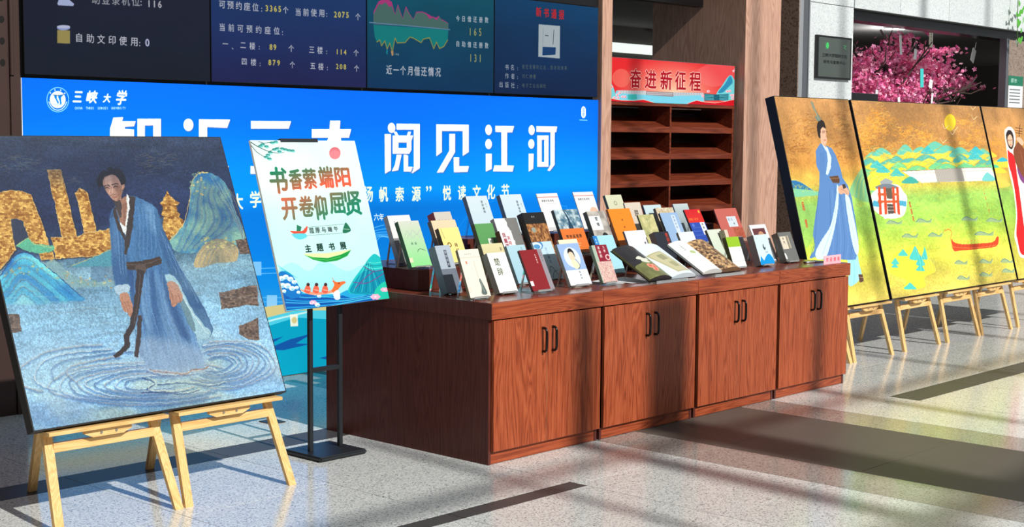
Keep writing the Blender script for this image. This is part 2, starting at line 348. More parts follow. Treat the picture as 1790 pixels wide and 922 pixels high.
def sheet(name, p0, ex, ez, material, parent=None, thick=0.0, nx=1):
    """flat printed face: p0 lower left, ex across, ez up; uv over it"""
    p0, ex, ez = Vector(p0), Vector(ex), Vector(ez); bm = bmesh.new(); uv = bm.loops.layers.uv.new('uv')
    q = [(0, 0), (1, 0), (1, 1), (0, 1)]; vs = [bm.verts.new(p0 + ex * a + ez * b) for a, b in q]; f = bm.faces.new(vs)
    for lp, c in zip(f.loops, q): lp[uv].uv = c
    if thick > 0:
        n = ex.cross(ez).normalized() * -thick; ws = [bm.verts.new(v.co + n) for v in vs]; g = bm.faces.new(ws[::-1])
        for i in range(4):
            h = bm.faces.new([vs[(i + 1) % 4], vs[i], ws[i], ws[(i + 1) % 4]])
            for lp in h.loops: lp[uv].uv = (0.002, 0.002)
    return obj(name, bm, material, parent)
# ------------------------------------------------------------------ setting: floor
YW = 2.81
floor = tag(obj('floor', B((-16, 40, -18, 16, -0.08, -0.004)), M['grout']), kind='structure')
floor['label'] = 'polished granite slab floor with dark stone strips'
def tile(x0, x1, y0, y1, m, g=0.0016, z=0.0):
    obj('floor_tile', B((x0 + g, x1 - g, y0 + g, y1 - g, -0.0039, z)), m, floor)
ys = [-4.69, -3.86, -3.03, -2.2, -1.37, -0.555, 0.25, 1.04, 1.26, 2.06, 2.81]
xsl = [-5.57, -4.77, -3.97, -3.17, -2.37, -1.57, -0.77, 0.03, 0.827]; xsr = [2.5, 3.14, 3.94, 4.74, 5.54, 6.34, 7.14, 7.94, 8.74, 9.54, 10.34, 11.14, 11.94, 12.74]
for j in range(len(ys) - 1):
    a, b = ys[j], ys[j + 1]
    for i in range(len(xsl) - 1):
        x0, x1 = xsl[i], xsl[i + 1]
        if a == 1.04: tile(x0, x1, a, b, M['floor_s']); continue
        if a == -0.555 and x0 < 0.03:
            tile(x0, x1, -0.5, b, M['floor_l']); tile(x0, x1, -0.605, -0.5, M['floor_s']); continue
        if b == -0.555 and x0 < 0.03: tile(x0, x1, a, -0.605, M['floor_l']); continue
        tile(x0, x1, a, b, M['floor_l'])
    tile(0.827, 1.165, a, b, M['floor_b']); tile(1.165, 2.18, a, b, M['floor_d']); tile(2.18, 2.5, a, b, M['floor_b'])
    for i in range(len(xsr) - 1):
        x0, x1 = xsr[i], xsr[i + 1]
        if x0 >= 3.14 and a == -0.555: tile(x0, x1, -0.46, b, M['floor_l']); tile(x0, x1, -0.665, -0.46, M['floor_s']); continue
        if x0 >= 3.14 and b == -0.555: tile(x0, x1, a, -0.665, M['floor_l']); continue
        tile(x0, x1, a, b, M['floor_l'])
for (x0, x1, y0, y1) in ((-16, -5.57, -18, 2.81), (12.74, 40, -18, 2.81), (-5.57, 12.74, -18, -4.69), (-16, 40, 2.81, 16)):
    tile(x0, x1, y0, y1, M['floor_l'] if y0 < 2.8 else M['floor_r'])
# ------------------------------------------------------------------ setting: back wall
def struct(name, bm, m, label=None, parent=None):
    o = obj(name, bm, m, parent)
    if parent is None: o['kind'] = 'structure'
    if label: o['label'] = label
    return o
struct('wall_back', B((-0.92, 4.17, YW + 0.02, 3.25, 0, 4.6)), M['wall_dark'], 'dark wall that carries the video screens and the blue banner')
wl = struct('wall_left', B((-6.0, -0.976, YW, 3.2, 0, 4.6)), M['brown_metal'], 'brown metal clad wall with round perforations left of the screens')
obj('corner_post', B((-0.974, -0.953, YW - 0.02, 3.0, 1.93, 4.6), bev=0.003), M['brown_metal'], wl)
obj('corner_strip', B((-0.95, -0.912, YW - 0.005, 3.0, 0, 4.6)), M['brown_metal'], wl)
obj('lower_cover', B((-0.974, -0.951, YW - 0.012, 3.0, 0, 1.925)), M['brown_metal'], wl)
for r_, row in enumerate(((-1.012, 2.0), (-1.052, 2.06), (-1.092, 2.0), (-1.132, 2.06))):
    for k in range(5):
        bm = bmesh.new(); z = row[1] + 0.12 * k; disc_cyl(bm, (0, 0, 0), (0, -1, 0), 0.0155, 0.003, 16)
        for v in bm.verts: v.co.z *= 1.3
        o = obj('perforation', bm, M['hole'], wl); o.location = (row[0], YW + 0.001, z)
# trims and piers
struct('trim_1', B((4.185, 4.315, YW - 0.05, 3.25, 0, 4.6), bev=0.004), M['pier'], 'narrow wooden pier between the blue banner and the bookcase')
struct('trim_2', B((6.335, 6.93, YW, 3.9, 0, 4.6), bev=0.004), M['pier'], 'broad wooden pier right of the bookcase')
struct('trim_3', B((7.245, 7.262, YW, 3.9, 0, 4.6)), M['gran_brown'], 'side of the granite column')
gc = struct('wall_column', B((7.262, 8.31, YW + 0.012, 3.9, 0, 2.965), (7.262, 8.31, YW + 0.012, 3.9, 2.972, 4.6)), M['gran_wall'], 'pale granite column carrying the black plaque')
obj('metal_strip', B((7.262, 7.33, YW, YW + 0.011, 0, 4.6)), M['alu'], gc)
obj('metal_strip', B((7.332, 7.43, YW + 0.004, YW + 0.0115, 0, 4.6)), M['alu_d'], gc)
obj('metal_strip', B((7.432, 7.45, YW - 0.004, YW + 0.011, 0, 4.6)), M['alu'], gc)
struct('wall_recess', B((6.93, 7.245, 3.4, 3.9, 0, 4.6)), M['gran_brown'], 'brown granite recess beside the wooden pier')
bmw = struct('wall_header', B((8.31, 20, YW + 0.03, 3.1, 2.965, 4.6)), M['grout'], 'granite clad beam over the wide opening')
xp = 8.31
for wd in (0.97, 1.13, 1.12, 1.12, 1.12, 1.2, 1.2, 1.2):
    obj('stone_panel', B((xp + 0.003, xp + wd - 0.003, YW, YW + 0.029, 2.965, 4.3), bev=0.002), M['gran_wall'], bmw); xp += wd
obj('soffit', B((8.31, 20, YW + 0.10, 3.12, 2.86, 2.964)), M['black'], bmw)
struct('trim_4', B((12.02, 12.09, 2.84, 2.93, 0, 2.86)), M['alu_d'], 'grey metal mullion at the right end of the opening')
struct('trim_5', B((12.16, 20, 2.9, 2.98, 0, 2.86)), M['gran_brown'], 'granite pier beyond the opening')
struct('trim_6', B((4.315, 6.335, 3.3, 3.4, 2.86, 4.6)), M['black'], 'dark lintel above the bookcase opening')
struct('baseboard_column', B((7.24, 8.31, YW - .012, YW + .011, 0, .3)), M['black'], 'black baseboard of the granite column')
struct('added_dark_panel', B((8.32, 12.02, 3.3, 3.34, 0, 1.1)), M['black'], 'unseen black low panel added to darken the foot of the opening')  # unseen panel added to deepen the dark behind the paintings
# room behind
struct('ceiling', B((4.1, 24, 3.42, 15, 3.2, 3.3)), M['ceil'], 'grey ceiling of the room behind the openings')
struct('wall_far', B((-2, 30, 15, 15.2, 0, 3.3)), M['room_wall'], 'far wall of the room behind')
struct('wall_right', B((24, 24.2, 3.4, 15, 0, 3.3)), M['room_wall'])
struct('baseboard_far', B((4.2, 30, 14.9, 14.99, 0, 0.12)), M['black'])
wn = struct('window_1', B((6, 14.4, 7.96, 8.02, 2.825, 2.955)), M['daylight'], 'bright daylight strip window under the far ceiling')
struct('wall_partition', B((6, 14.4, 8.03, 8.2, 0, 3.2)), M['room_wall'])
for x, y in ((11.57, 8.4), (13.59, 8.5), (13.57, 5.16)):
    t = empty('ceiling_light', (x, y, 3.2), label={11.57: 'round downlight in the far ceiling, left one above the red sign', 13.59: 'round downlight in the far ceiling, right one by the wooden pier', 13.57: 'slim ceiling light above the blossom tree'}[x], cat='ceiling light')
    bm = bmesh.new(); disc_cyl(bm, (0, 0, 0), (0, 0, -1), 0.17, 0.02); obj('housing', bm, M['alu'], t)
    bm = bmesh.new(); disc_cyl(bm, (0, 0, -0.02), (0, 0, -1), 0.13, 0.006); obj('diffuser', bm, M['lamp'], t)
    pl_ = bpy.data.lights.new('downlight', 'POINT'); pl_.energy = 70; pl_.shadow_soft_size = .15; po = bpy.data.objects.new('downlight', pl_); COL.objects.link(po); po.location = (x, y, 2.9)
t = empty('smoke_detector', (11.9, 7.6, 3.2), label='small grey smoke detector on the far ceiling above the red sign', cat='detector')
bm = bmesh.new(); tube(bm, [(0, 0, 0), (0, 0, -0.03), (0, 0, -0.07)], 0.13, 16, 0.06); obj('casing', bm, M['alu_d'], t)
struct('ceiling_shade_slab', B((-16, 40, -3.2, 2.80, 8.0, 8.2)), M['gran_wall'], 'unseen pale ceiling added high over the display to cut sky light')  # unseen slab added to block sky light and deepen the shadows
# glazed facade behind the viewer: its posts throw the soft shade bands
fac = struct('window_2', B((-16, 34, -14.06, -13.94, 17.9, 18.1)), M['alu_d'], 'steel frame of the tall glazed facade facing the display')
for xs, wd, top in ((-5.2, .14, 17.9), (-3.2, .08, 17.9), (-0.12, .06, 11.25), (.70, .17, 11.25), (1.43, .36, 11.25), (3.02, .11, 11.3), (4.6, .07, 17.9), (6.3, .08, 17.9), (7.9, .07, 17.9), (9.6, .12, 17.9), (11.2, .08, 17.9)):  # unseen posts, the lower ones cut short to keep shade off the books
    x = xs - 0.98; obj('mullion', B((x - wd / 2, x + wd / 2, -14.1, -13.9, 0, top)), M['alu_d'], fac)
for yf, h in ((-0.33, .07), (-2.05, .16), (-3.4, .12)):
    z = (yf + 14) * math.tan(R(SUN_EL)) / math.cos(R(SUN_AZ)); obj('transom', B((-16, 34, -14.03, -13.97, z - h / 2, z + h / 2)), M['alu_d'], fac)

struct('wall_shade_left', B((-9.2, -9.0, -14, 2.81, 0, 9.0)), M['brown_metal'], 'unseen brown side wall added far left to darken the hall')  # unseen wall added to darken the left faces of the cabinets
# ------------------------------------------------------------------ display counter: four cabinets
UW = 3.3966 / 4
LBL = ['leftmost cherry cabinet of the display counter, nearest the poster stand', 'second cherry cabinet from the left, a broad soft shadow across its doors', 'third cherry cabinet from the left, between the shaded one and the last one', 'rightmost cherry cabinet of the counter, beside the golden paintings']
hb = bmesh.new()
tube(hb, [(0, 0.0, 0.0), (0, -0.018, 0.001), (0, -0.026, 0.008), (0, -0.029, 0.02), (0, -0.030, 0.06), (0, -0.029, 0.10), (0, -0.026, 0.112), (0, -0.018, 0.119), (0, 0.0, 0.12)], 0.0068, 8)
hme = bpy.data.meshes.new('handle'); hb.to_mesh(hme); hb.free(); hme.materials.append(M['handle'])
for p in hme.polygons: p.use_smooth = True
for k in range(4):
    t = empty('display_cabinet', (k * UW, 0, 0), label=LBL[k], cat='cabinet', group='cherry cabinets of the display counter')
    W_ = UW - 0.002
    obj('carcass', B((0.019, W_ - (0.039 if k == 3 else -.001), 0.02, 1.22, 0.064, 0.716)), M['dark'], t)
    def side(x0, x1, yt):
        bm = bmesh.new(); P = [(0, 0), (0, .063), (yt, .063), (yt, .717), (1.229, .717), (1.229, 0)]; a = [bm.verts.new((x0, y, z)) for y, z in P]; b = [bm.verts.new((x1, y, z)) for y, z in P]
        bm.faces.new(a); bm.faces.new(b[::-1])
        for i in range(6): bm.faces.new([a[i], b[i], b[(i + 1) % 6], a[(i + 1) % 6]])
        bmesh.ops.recalc_face_normals(bm, faces=bm.faces[:]); obj('side_panel', bm, M['panel'], t)
    side(0.0, 0.018, 0.001 if k == 0 else .05); side(W_ - 0.038, W_ - 0.02, .001 if k == 3 else .05)
    obj('plinth', B((0.019, W_ - 0.039, 0.002, 0.02, 0.002, 0.063), bev=0.001), M['fascia'], t)
    d0, d1, dm = (0.016 if k == 0 else 0.012), W_ - (0.018 if k < 3 else 0.021), W_ / 2 - 0.02
    for a, b, hx in ((d0, dm - 0.0015, dm - 0.035), (dm + 0.0015, d1, dm + 0.04)):
        d = obj('door', B((a, b, -0.0207, -0.001, 0.066, 0.712), bev=0.0012), M['door'], t)
        if hx < dm: obj('edge_band', B((b - .0014, b + .0002, -.0212, -.003, .067, .711)), M['edge'], d)
        h = obj('handle', hme, None, d); h.location = (hx, -0.0207, 0.528)
    obj('fascia', B((0.001, W_, -0.0208, -0.0005, 0.7179, 0.798), bev=0.0012), M['fascia'], t)
    obj('worktop', B((0.001, W_, 0.0, 1.229, 0.7179, 0.8), bev=0.0012), M['top'], t)
    if k == 0: obj('end_fascia', B((-0.0025, 0.0005, -0.0208, 1.229, 0.7179, 0.798)), M['panel'], t)
rs_ = empty('stepped_riser', (0, 0, 0.8), label='two stepped cherry riser along the back of the display counter', cat='riser')
obj('step', B((0.12, 3.28, 0.63, 1.215, 0.001, 0.11), bev=0.0015), M['panel'], rs_)
obj('step', B((0.85, 3.28, 0.99, 1.215, 0.1105, 0.22), bev=0.0015), M['panel'], rs_)

# ------------------------------------------------------------------ bookcase
bc = empty('bookcase', (4.34, 2.9, 0), label='tall open cherry bookcase with sloping empty magazine shelves', cat='bookcase')
BW = 1.955
obj('back_panel', B((0.02, BW - 0.02, 0.36, 0.375, 0, 1.88)), M['case_back'], bc)
for x in (0.0, BW / 2 - 0.011, BW - 0.022): obj('upright', B((x, x + 0.022, 0.0, 0.36, 0, 1.89), bev=0.001), M['shelfw'], bc)
obj('top_board', B((-0.005, BW + 0.005, -0.004, 0.375, 1.891, 1.915), bev=0.001), M['shelfw'], bc)
obj('plinth', B((0.023, BW / 2 - 0.012, 0.01, 0.03, 0, 0.07), (BW / 2 + 0.012, BW - 0.023, 0.01, 0.03, 0, 0.07)), M['shelfw'], bc)
for zt in (1.712, 1.478, 1.238, 1.0, 0.76, 0.52, 0.28):
    for x0, x1 in ((0.0225, BW / 2 - 0.0115), (BW / 2 + 0.0115, BW - 0.0225)):
        s = obj('shelf', B((x0, x1, 0.0, 0.018, zt - 0.052, zt), bev=0.001), M['shelfw'], bc)
        bm = bmesh.new(); beam(bm, ((x0 + x1) / 2, 0.02, zt - 0.012), ((x0 + x1) / 2, 0.30, zt + 0.085), x1 - x0, 0.016); obj('sloping_board', bm, M['shelfw'], s)

# ------------------------------------------------------------------ easels
def easel(x, y, ang, rear, label, z=0.405, toplen=1.2, hw=0.28):
    t = empty('easel', (x, y, 0), label=label, cat='easel', group='pine easels under the paintings')
    tn = math.tan(R(ang))
    for s in (-1, 1):
        bm = bmesh.new(); beam(bm, (s * hw, 0.0, 0.0), (s * (hw - 0.085 * toplen), toplen * tn, toplen), 0.04, 0.022, (0, -1, 0))
        for v in bm.verts:
            if v.co.z < 0.1: v.co.z = 0.0
        obj('leg', bm, M['pine'], t)
    bm = bmesh.new(); beam(bm, (0, rear, 0.0), (0, toplen * tn * 0.9 + 0.03, toplen * 0.9), 0.036, 0.024, (0, -1, 0))
    for v in bm.verts:
        if v.co.z < 0.1: v.co.z = 0.0
    obj('rear_leg', bm, M['pine'], t)
    obj('crossbar', B((-hw + 0.045, hw - 0.045, 0.325 * tn - 0.014, 0.325 * tn + 0.008, 0.308, 0.346), bev=0.001), M['pinex'], t)
    tr = obj('tray', B((-hw - 0.002, hw - 0.002, z * tn - 0.096, z * tn - 0.0135, z - 0.017, z - 0.002), bev=0.001), M['pinex'], t)
    bm = bmesh.new(); y0 = z * tn - 0.074
    prism(bm, [(-0.11, z - 0.019), (0.11, z - 0.019), (0.11, z - 0.035), (0.072, z - 0.052), (-0.072, z - 0.052), (-0.11, z - 0.035)], y0, y0 + 0.018)
    bl = obj('clamp_block', bm, M['pinex'], t)
    for bx in (-0.035, 0.035):
        bm = bmesh.new(); disc_cyl(bm, (bx, y0, z - 0.036), (0, -1, 0), 0.006, 0.003, 10); obj('bolt', bm, M['bolt'], bl)
    return t
def canvas(x0, x1, yb, zb, h, lean, material, label, th=0.038):
    """stretched canvas resting on easels; leaning back"""
    t = empty('painting', (x0, yb, zb), (-R(lean), 0, 0), label, 'painting')
    W_ = x1 - x0
    obj('stretcher_frame', B((0, W_, 0.0, th, 0, h), bev=0.001), M['canvas_edge'], t)
    sheet('painted_face', (0.006, -0.0008, 0.006), (W_ - 0.012, 0, 0), (0, 0, h - 0.012), material, t)
    for z in (0.0, h - 0.05): obj('back_bar', B((0.05, W_ - 0.05, th + 0.0005, th + 0.012, z + 0.03, z + 0.05)), M['canvas_back'], t)
    return t
for x, lb in ((-2.73, 'pine easel cut off at the left edge, only a foot in view'), (-1.805, 'pine easel under the left half of the blue painting'), (-1.195, 'pine easel under the right half of the blue painting')):
    easel(x, 0.372, 21, 0.735, lb)
for x, lb in ((3.885, 'pine easel half hidden behind the rightmost cabinet'), (4.50, 'pine easel under the right half of the painting of the standing man'), (5.26, 'pine easel under the left end of the wide golden landscape painting'), (5.968, 'pine easel under the middle of the wide golden landscape painting'), (6.587, 'pine easel under the right end of the wide golden landscape painting'), (7.29, 'pine easel at the right edge under the painting of the woman in red')):
    easel(x, 0.40, 14.6, 0.54, lb, toplen=.5 if x < 4 else 1.2)

# ------------------------------------------------------------------ poster stand
ps = empty('poster_stand', (-0.385, 0.77, 0), label='black steel floor stand holding the dragon boat book poster', cat='poster stand')
obj('base_plate', B((-0.16, 0.145, -0.155, 0.14, 0.002, 0.026), bev=0.008, seg=2), M['blackm'], ps)
for x in (-0.097, 0.094): obj('post', B((x - 0.011, x + 0.011, -0.011, 0.011, 0.026, 0.93), bev=0.002), M['blackm'], ps)
obj('crossbar', B((-0.085, 0.082, -0.009, 0.009, 0.425, 0.447)), M['blackm'], ps)

# added fill lamps that brighten the blossom tree, in invented square fittings
for i, (x, y) in enumerate(((10.0, 3.55), (11.6, 3.55))):
    ld_ = bpy.data.lights.new('tree_fill_lamp', 'AREA'); ld_.energy = 2.2; ld_.size = 0.5; ld_.color = (1, .97, .92)
    t = empty('tree_fill_light', (x, y, 3.2), label=('left' if i == 0 else 'right') + ' added square fill light brightening the blossom tree', cat='ceiling light')
    obj('housing', B((-.28, .28, -.28, .28, -.04, 0)), M['alu'], t); obj('diffuser', B((-.25, .25, -.25, .25, -.046, -.0405)), M['lamp'], t)
    lo = bpy.data.objects.new('lamp', ld_); COL.objects.link(lo); lo.location = (x, y, 3.14)
fo = tag(obj('floor_outlet', B((-.13, -.03, 1.55, 1.665, .0005, .006), bev=.001), M['blackm']), 'small dark floor outlet cover behind the poster stand', 'outlet')
QP = ((437.3, 245.3), (620.1, 246.2), (680.5, 521.9), (501.1, 545))
# ------------------------------------------------------------------ banner art
def banner_art():
    p = Pic(2040, 768, ((35.9, 135.8), (1044, 175.1), (1039.1, 579), (49.2, 722.4)))
    p.vgrad([(0, (0, 106, 246)), (0.12, (0, 114, 250)), (0.28, (0, 140, 255)), (0.36, (0, 148, 255)), (0.43, (0, 118, 220)), (0.55, (0, 124, 224)), (0.68, (6, 136, 226)), (0.78, (60, 150, 215)), (1, (90, 165, 215))])
    X = np.linspace(0, 1, p.w)[None, :, None]; d = 0.5 + 0.5 * np.cos((X - 0.86) * 9); p.a = p.a * (0.94 + 0.06 * d)
    # lower line art: arcs, dots and faint icon tiles
    p.crop(400, 300, 2.56); L = (110, 190, 240)
    for y in (150, 158): p.line([(140, y * 2.9), (240, y * 2.88)], 2, (150, 205, 240), 0.6)
    for x, y in ((95, 405), (165, 555)): p.poly([(x, y), (x + 46, y), (x + 46, y + 62), (x, y + 62)], (205, 228, 245), 0.55)
    for y in (566, 585): p.line([(20, y), (240, y)], 2, L, 0.7)
    p.crop(620, 180, 4.068)
    for k in range(7): p.line([(40 + k * 12, 1080), (60 + k * 18, 960), (110 + k * 26, 900 + k * 12), (200 + k * 30, 870 + k * 25)], 2.5, (120, 200, 245), 0.6, sm=True)
    p.line([(720, 900), (840, 760), (980, 700)], 1.6, (40, 160, 240), 0.6, sm=True); p.line([(1300, 735), (1500, 735), (1500, 790)], 1.6, (60, 170, 245), 0.7)
    # beige shore and teal waves at the foot
    p.c = None
    p.poly([(0, .80), (.2, .765), (.4, .745), (.62, .75), (.8, .77), (1, .76), (1, 1), (0, 1)], (196, 186, 128), 1, sm=False)
    p.poly([(0, .86), (.22, .845), (.30, .80), (.38, .775), (.5, .80), (.6, .83), (.75, .80), (.9, .84), (1, .82), (1, 1), (0, 1)], (70, 190, 215))
    p.poly([(0, .885), (.22, .88), (.30, .835), (.38, .80), (.5, .84), (.62, .87), (.8, .84), (1, .86), (1, 1), (0, 1)], (0, 150, 185))
    p.line([(.2, .868), (.27, .845), (.33, .805), (.40, .785)], 5, (190, 225, 225), 0.9, sm=True)
    for u in (.31, .36, .47, .7):
        p.poly([(u - .03, .90), (u + .01, .875), (u + .05, .862), (u + .02, .892), (u + .045, .90), (u, .91)], (10, 70, 150), 0.9)
        p.poly([(u - .05, .955), (u - .01, .945), (u - .035, .965)], (10, 70, 150), 0.9)
    p.crop(440, 440, 2.426); p.poly([(157, 268), (190, 268), (192, 318), (160, 320)], (235, 232, 215), 0.9); p.ell(176, 293, 11, 14, (196, 186, 128))
    # headline, drawn stroke by stroke
    Y = np.linspace(0, 1, p.h)[:, None, None]; t = np.clip((Y - 0.17) / 0.22, 0, 1); G = np.broadcast_to(np.array((255., 255, 255)) * (1 - t ** 2) + np.array((165., 212, 246)) * t ** 2, p.a.shape)
    def big(pts, hole=None):
        for dx, dy, c in ((6, 7, (20, 92, 190)), (2, 4, (150, 150, 190))): p.poly([(x + dx * sc_, y + dy * sc_) for x, y in pts], c, 0.9, hole=None if hole is None else [(x + dx * sc_, y + dy * sc_) for x, y in hole])
        p.poly(pts, G, hole=hole)
    def E(cx, cy, rx, ry): return [(cx + rx * math.cos(a * .35), cy + ry * math.sin(a * .35)) for a in range(18)]
    sc_ = 1; p.crop(620, 180, 4.068)
    for pts in (E(254, 178, 27, 36), [(205, 222), (250, 222), (250, 480), (207, 505)], [(290, 148), (455, 150), (455, 465), (405, 500), (385, 495), (392, 470), (412, 455), (412, 190), (290, 190)],
                [(268, 205), (290, 205), (305, 234), (282, 234)], [(372, 205), (393, 205), (384, 234), (362, 234)],
                [(292, 362), (327, 362), (302, 480), (255, 488), (278, 440)], [(340, 362), (372, 375), (372, 455), (405, 455), (392, 490), (340, 490)],
                [(572, 152), (803, 155), (803, 350), (760, 378), (760, 200), (612, 200), (612, 350), (572, 380)], [(665, 220), (706, 220), (706, 350), (622, 495), (575, 497), (665, 340)], [(695, 388), (735, 388), (735, 450), (805, 450), (795, 492), (697, 495)],
                E(944, 192, 24, 37), E(944, 293, 24, 36), [(924, 362), (967, 362), (967, 470), (924, 490)], [(992, 163), (1126, 165), (1112, 210), (1076, 210), (1076, 445), (1125, 447), (1115, 490), (975, 488), (985, 445), (1035, 445), (1035, 208), (992, 206)],
                E(1250, 194, 22, 35), E(1248, 292, 22, 34), [(1229, 362), (1265, 362), (1262, 468), (1229, 490)], [(1284, 165), (1432, 168), (1425, 208), (1414, 208), (1414, 440), (1380, 485), (1362, 482), (1384, 440), (1384, 208), (1284, 206)]): big(pts)
    big([(262, 232), (408, 232), (395, 270), (395, 335), (380, 362), (262, 362)], [(303, 282), (362, 282), (362, 322), (303, 322)])
    big([(1290, 232), (1370, 232), (1370, 455), (1290, 455)], [(1322, 262), (1340, 262), (1340, 420), (1322, 420)])
    p.crop(0, 0, 3.442); sc_ = .85
    for pts in ([(675, 708), (735, 705), (728, 730), (810, 730), (800, 760), (745, 764), (745, 776), (800, 780), (800, 830), (655, 830), (655, 775), (665, 745)], E(1127, 752, 30, 38), E(1127, 870, 30, 38), [(1100, 930), (1150, 930), (1150, 1040), (1100, 1050)],
                [(1190, 718), (1378, 720), (1360, 770), (1240, 765), (1240, 1000), (1370, 1000), (1360, 1045), (1190, 1045)],
                [(1503, 728), (1745, 730), (1730, 775), (1503, 775)], [(1520, 850), (1730, 850), (1720, 895), (1520, 895)], [(1500, 1000), (1620, 1002), (1610, 1048), (1500, 1048)]): big(pts)
    big([(820, 715), (962, 715), (962, 900), (820, 900)], [(865, 755), (915, 755), (915, 860), (865, 860)])
    big([(720, 920), (950, 920), (950, 1050), (720, 1050)], [(770, 955), (900, 955), (900, 1015), (770, 1015)])
    p.crop(0, 0, 1); sc_ = .2
    big([(575, 211), (593, 211), (592, 226), (612, 226), (608, 241), (594, 241), (600, 300), (584, 300), (580, 250), (565, 300), (548, 300), (572, 241), (543, 241), (543, 226), (574, 226)])
    # second line and small marks, real characters
    p.crop(620, 180, 4.068); c = (228, 238, 214)
    for ch, x, y, hh in (('扬', 88, 650, 112), ('帆', 198, 652, 108), ('索', 312, 650, 104), ('源', 430, 648, 106), ('悦', 648, 642, 104), ('读', 755, 640, 104), ('文', 860, 638, 104), ('化', 962, 634, 104), ('节', 1064, 632, 104)):
        q = p.m([(x, y - hh / 2), (x, y + hh / 2)]); p.char(ch, q[0][0], (q[0][1] + q[1][1]) / 2, abs(q[1][1] - q[0][1]) * .98, c, bold=2.4, ax=.78, box=True)
    q = p.m([(519, 612)])[0]; p.char('”', q[0], q[1], 15, c, bold=1.5, box=True)
    for ch, x, y, hh in (('三', 240, 357, 30), ('峡', 300, 356, 30), ('大', 413, 353, 29), ('学', 445, 349, 30)):
        p.crop(0, 0, 1); q = p.m([(x, y - hh / 2), (x, y + hh / 2)]); p.char(ch, q[0][0], (q[0][1] + q[1][1]) / 2, abs(q[1][1] - q[0][1]) * .95, c, bold=2.4, ax=.85, box=True)
    for ch, x in (('六', 656), ('年', 665)):
        q = p.m([(x, 380)])[0]; p.char(ch, q[0], q[1], 20, (225, 240, 250), bold=.8, box=True, ax=.9)
    # emblem top left
    p.crop(60, 140, 9.944); lt = (150, 225, 255)
    e = lambda cx, cy, rx, ry: [(cx + rx * math.cos(a * .2), cy + ry * math.sin(a * .2)) for a in range(32)]
    p.line(e(390, 343, 190, 212), 1.8, lt); p.line([(235, 380), (270, 455), (330, 510), (390, 525), (450, 510), (510, 455), (545, 380)], 2, (235, 250, 255), sm=True)
    p.poly(e(388, 342, 137, 150), (250, 255, 255))
    for x, y in ((262, 225), (340, 175), (440, 178), (510, 232)): p.ell(x, y, 11, 12, (250, 255, 255))
    bl = (0, 125, 235)
    p.poly([(330, 265), (370, 265), (372, 320), (405, 385), (400, 410), (385, 405), (355, 340), (335, 310)], bl, sm=True); p.poly([(400, 268), (480, 262), (450, 300), (448, 350), (455, 410), (430, 425), (425, 370), (405, 320)], bl, sm=True)
    p.line([(310, 262), (420, 272), (505, 250)], 1.6, (60, 90, 130)); p.line([(310, 420), (390, 432), (470, 432)], 1.3, (120, 190, 225))
    for ch, x, y, hh, aw in (('三', 738, 292, 180, .75), ('峡', 985, 295, 215, .95), ('大', 1245, 315, 150, .9), ('学', 1495, 305, 250, .8)):
        q = p.m([(x, y - hh / 2), (x, y + hh / 2)]); p.char(ch, q[0][0], (q[0][1] + q[1][1]) / 2, abs(q[1][1] - q[0][1]), (250, 255, 255), bold=2.2, box=True, ax=aw, slant=.22)
    for wd, x0, x1 in (('CHINA', 685, 820), ('THREE', 878, 1018), ('GORGES', 1080, 1265), ('UNIVERSITY', 1320, 1570)):
        for k, ch in enumerate(wd):
            q = p.m([(x0 + (x1 - x0) * (k + .5) / len(wd), 490), (0, 470), (0, 508)]); p.char(ch, q[0][0], q[0][1], 5.5, (215, 240, 255), box=True, ax=.8, bold=.5)
    # badge top right
    p.crop(620, 180, 4.068); p.poly([(1603, 45), (1609, 30), (1618, 24), (1629, 30), (1636, 45), (1636, 90), (1629, 104), (1618, 110), (1609, 104), (1603, 90)], (245, 250, 255))
    for ch, y in (('屈', 50), ('原', 84)):
        q = p.m([(1619, y)])[0]; p.char(ch, q[0], q[1], 13, (0, 110, 215), box=True, ax=.8)
    p.line([(1592, 122), (1645, 124)], 3, (120, 205, 250))
    return p.material('banner_print', 0.75, spec=0.08)
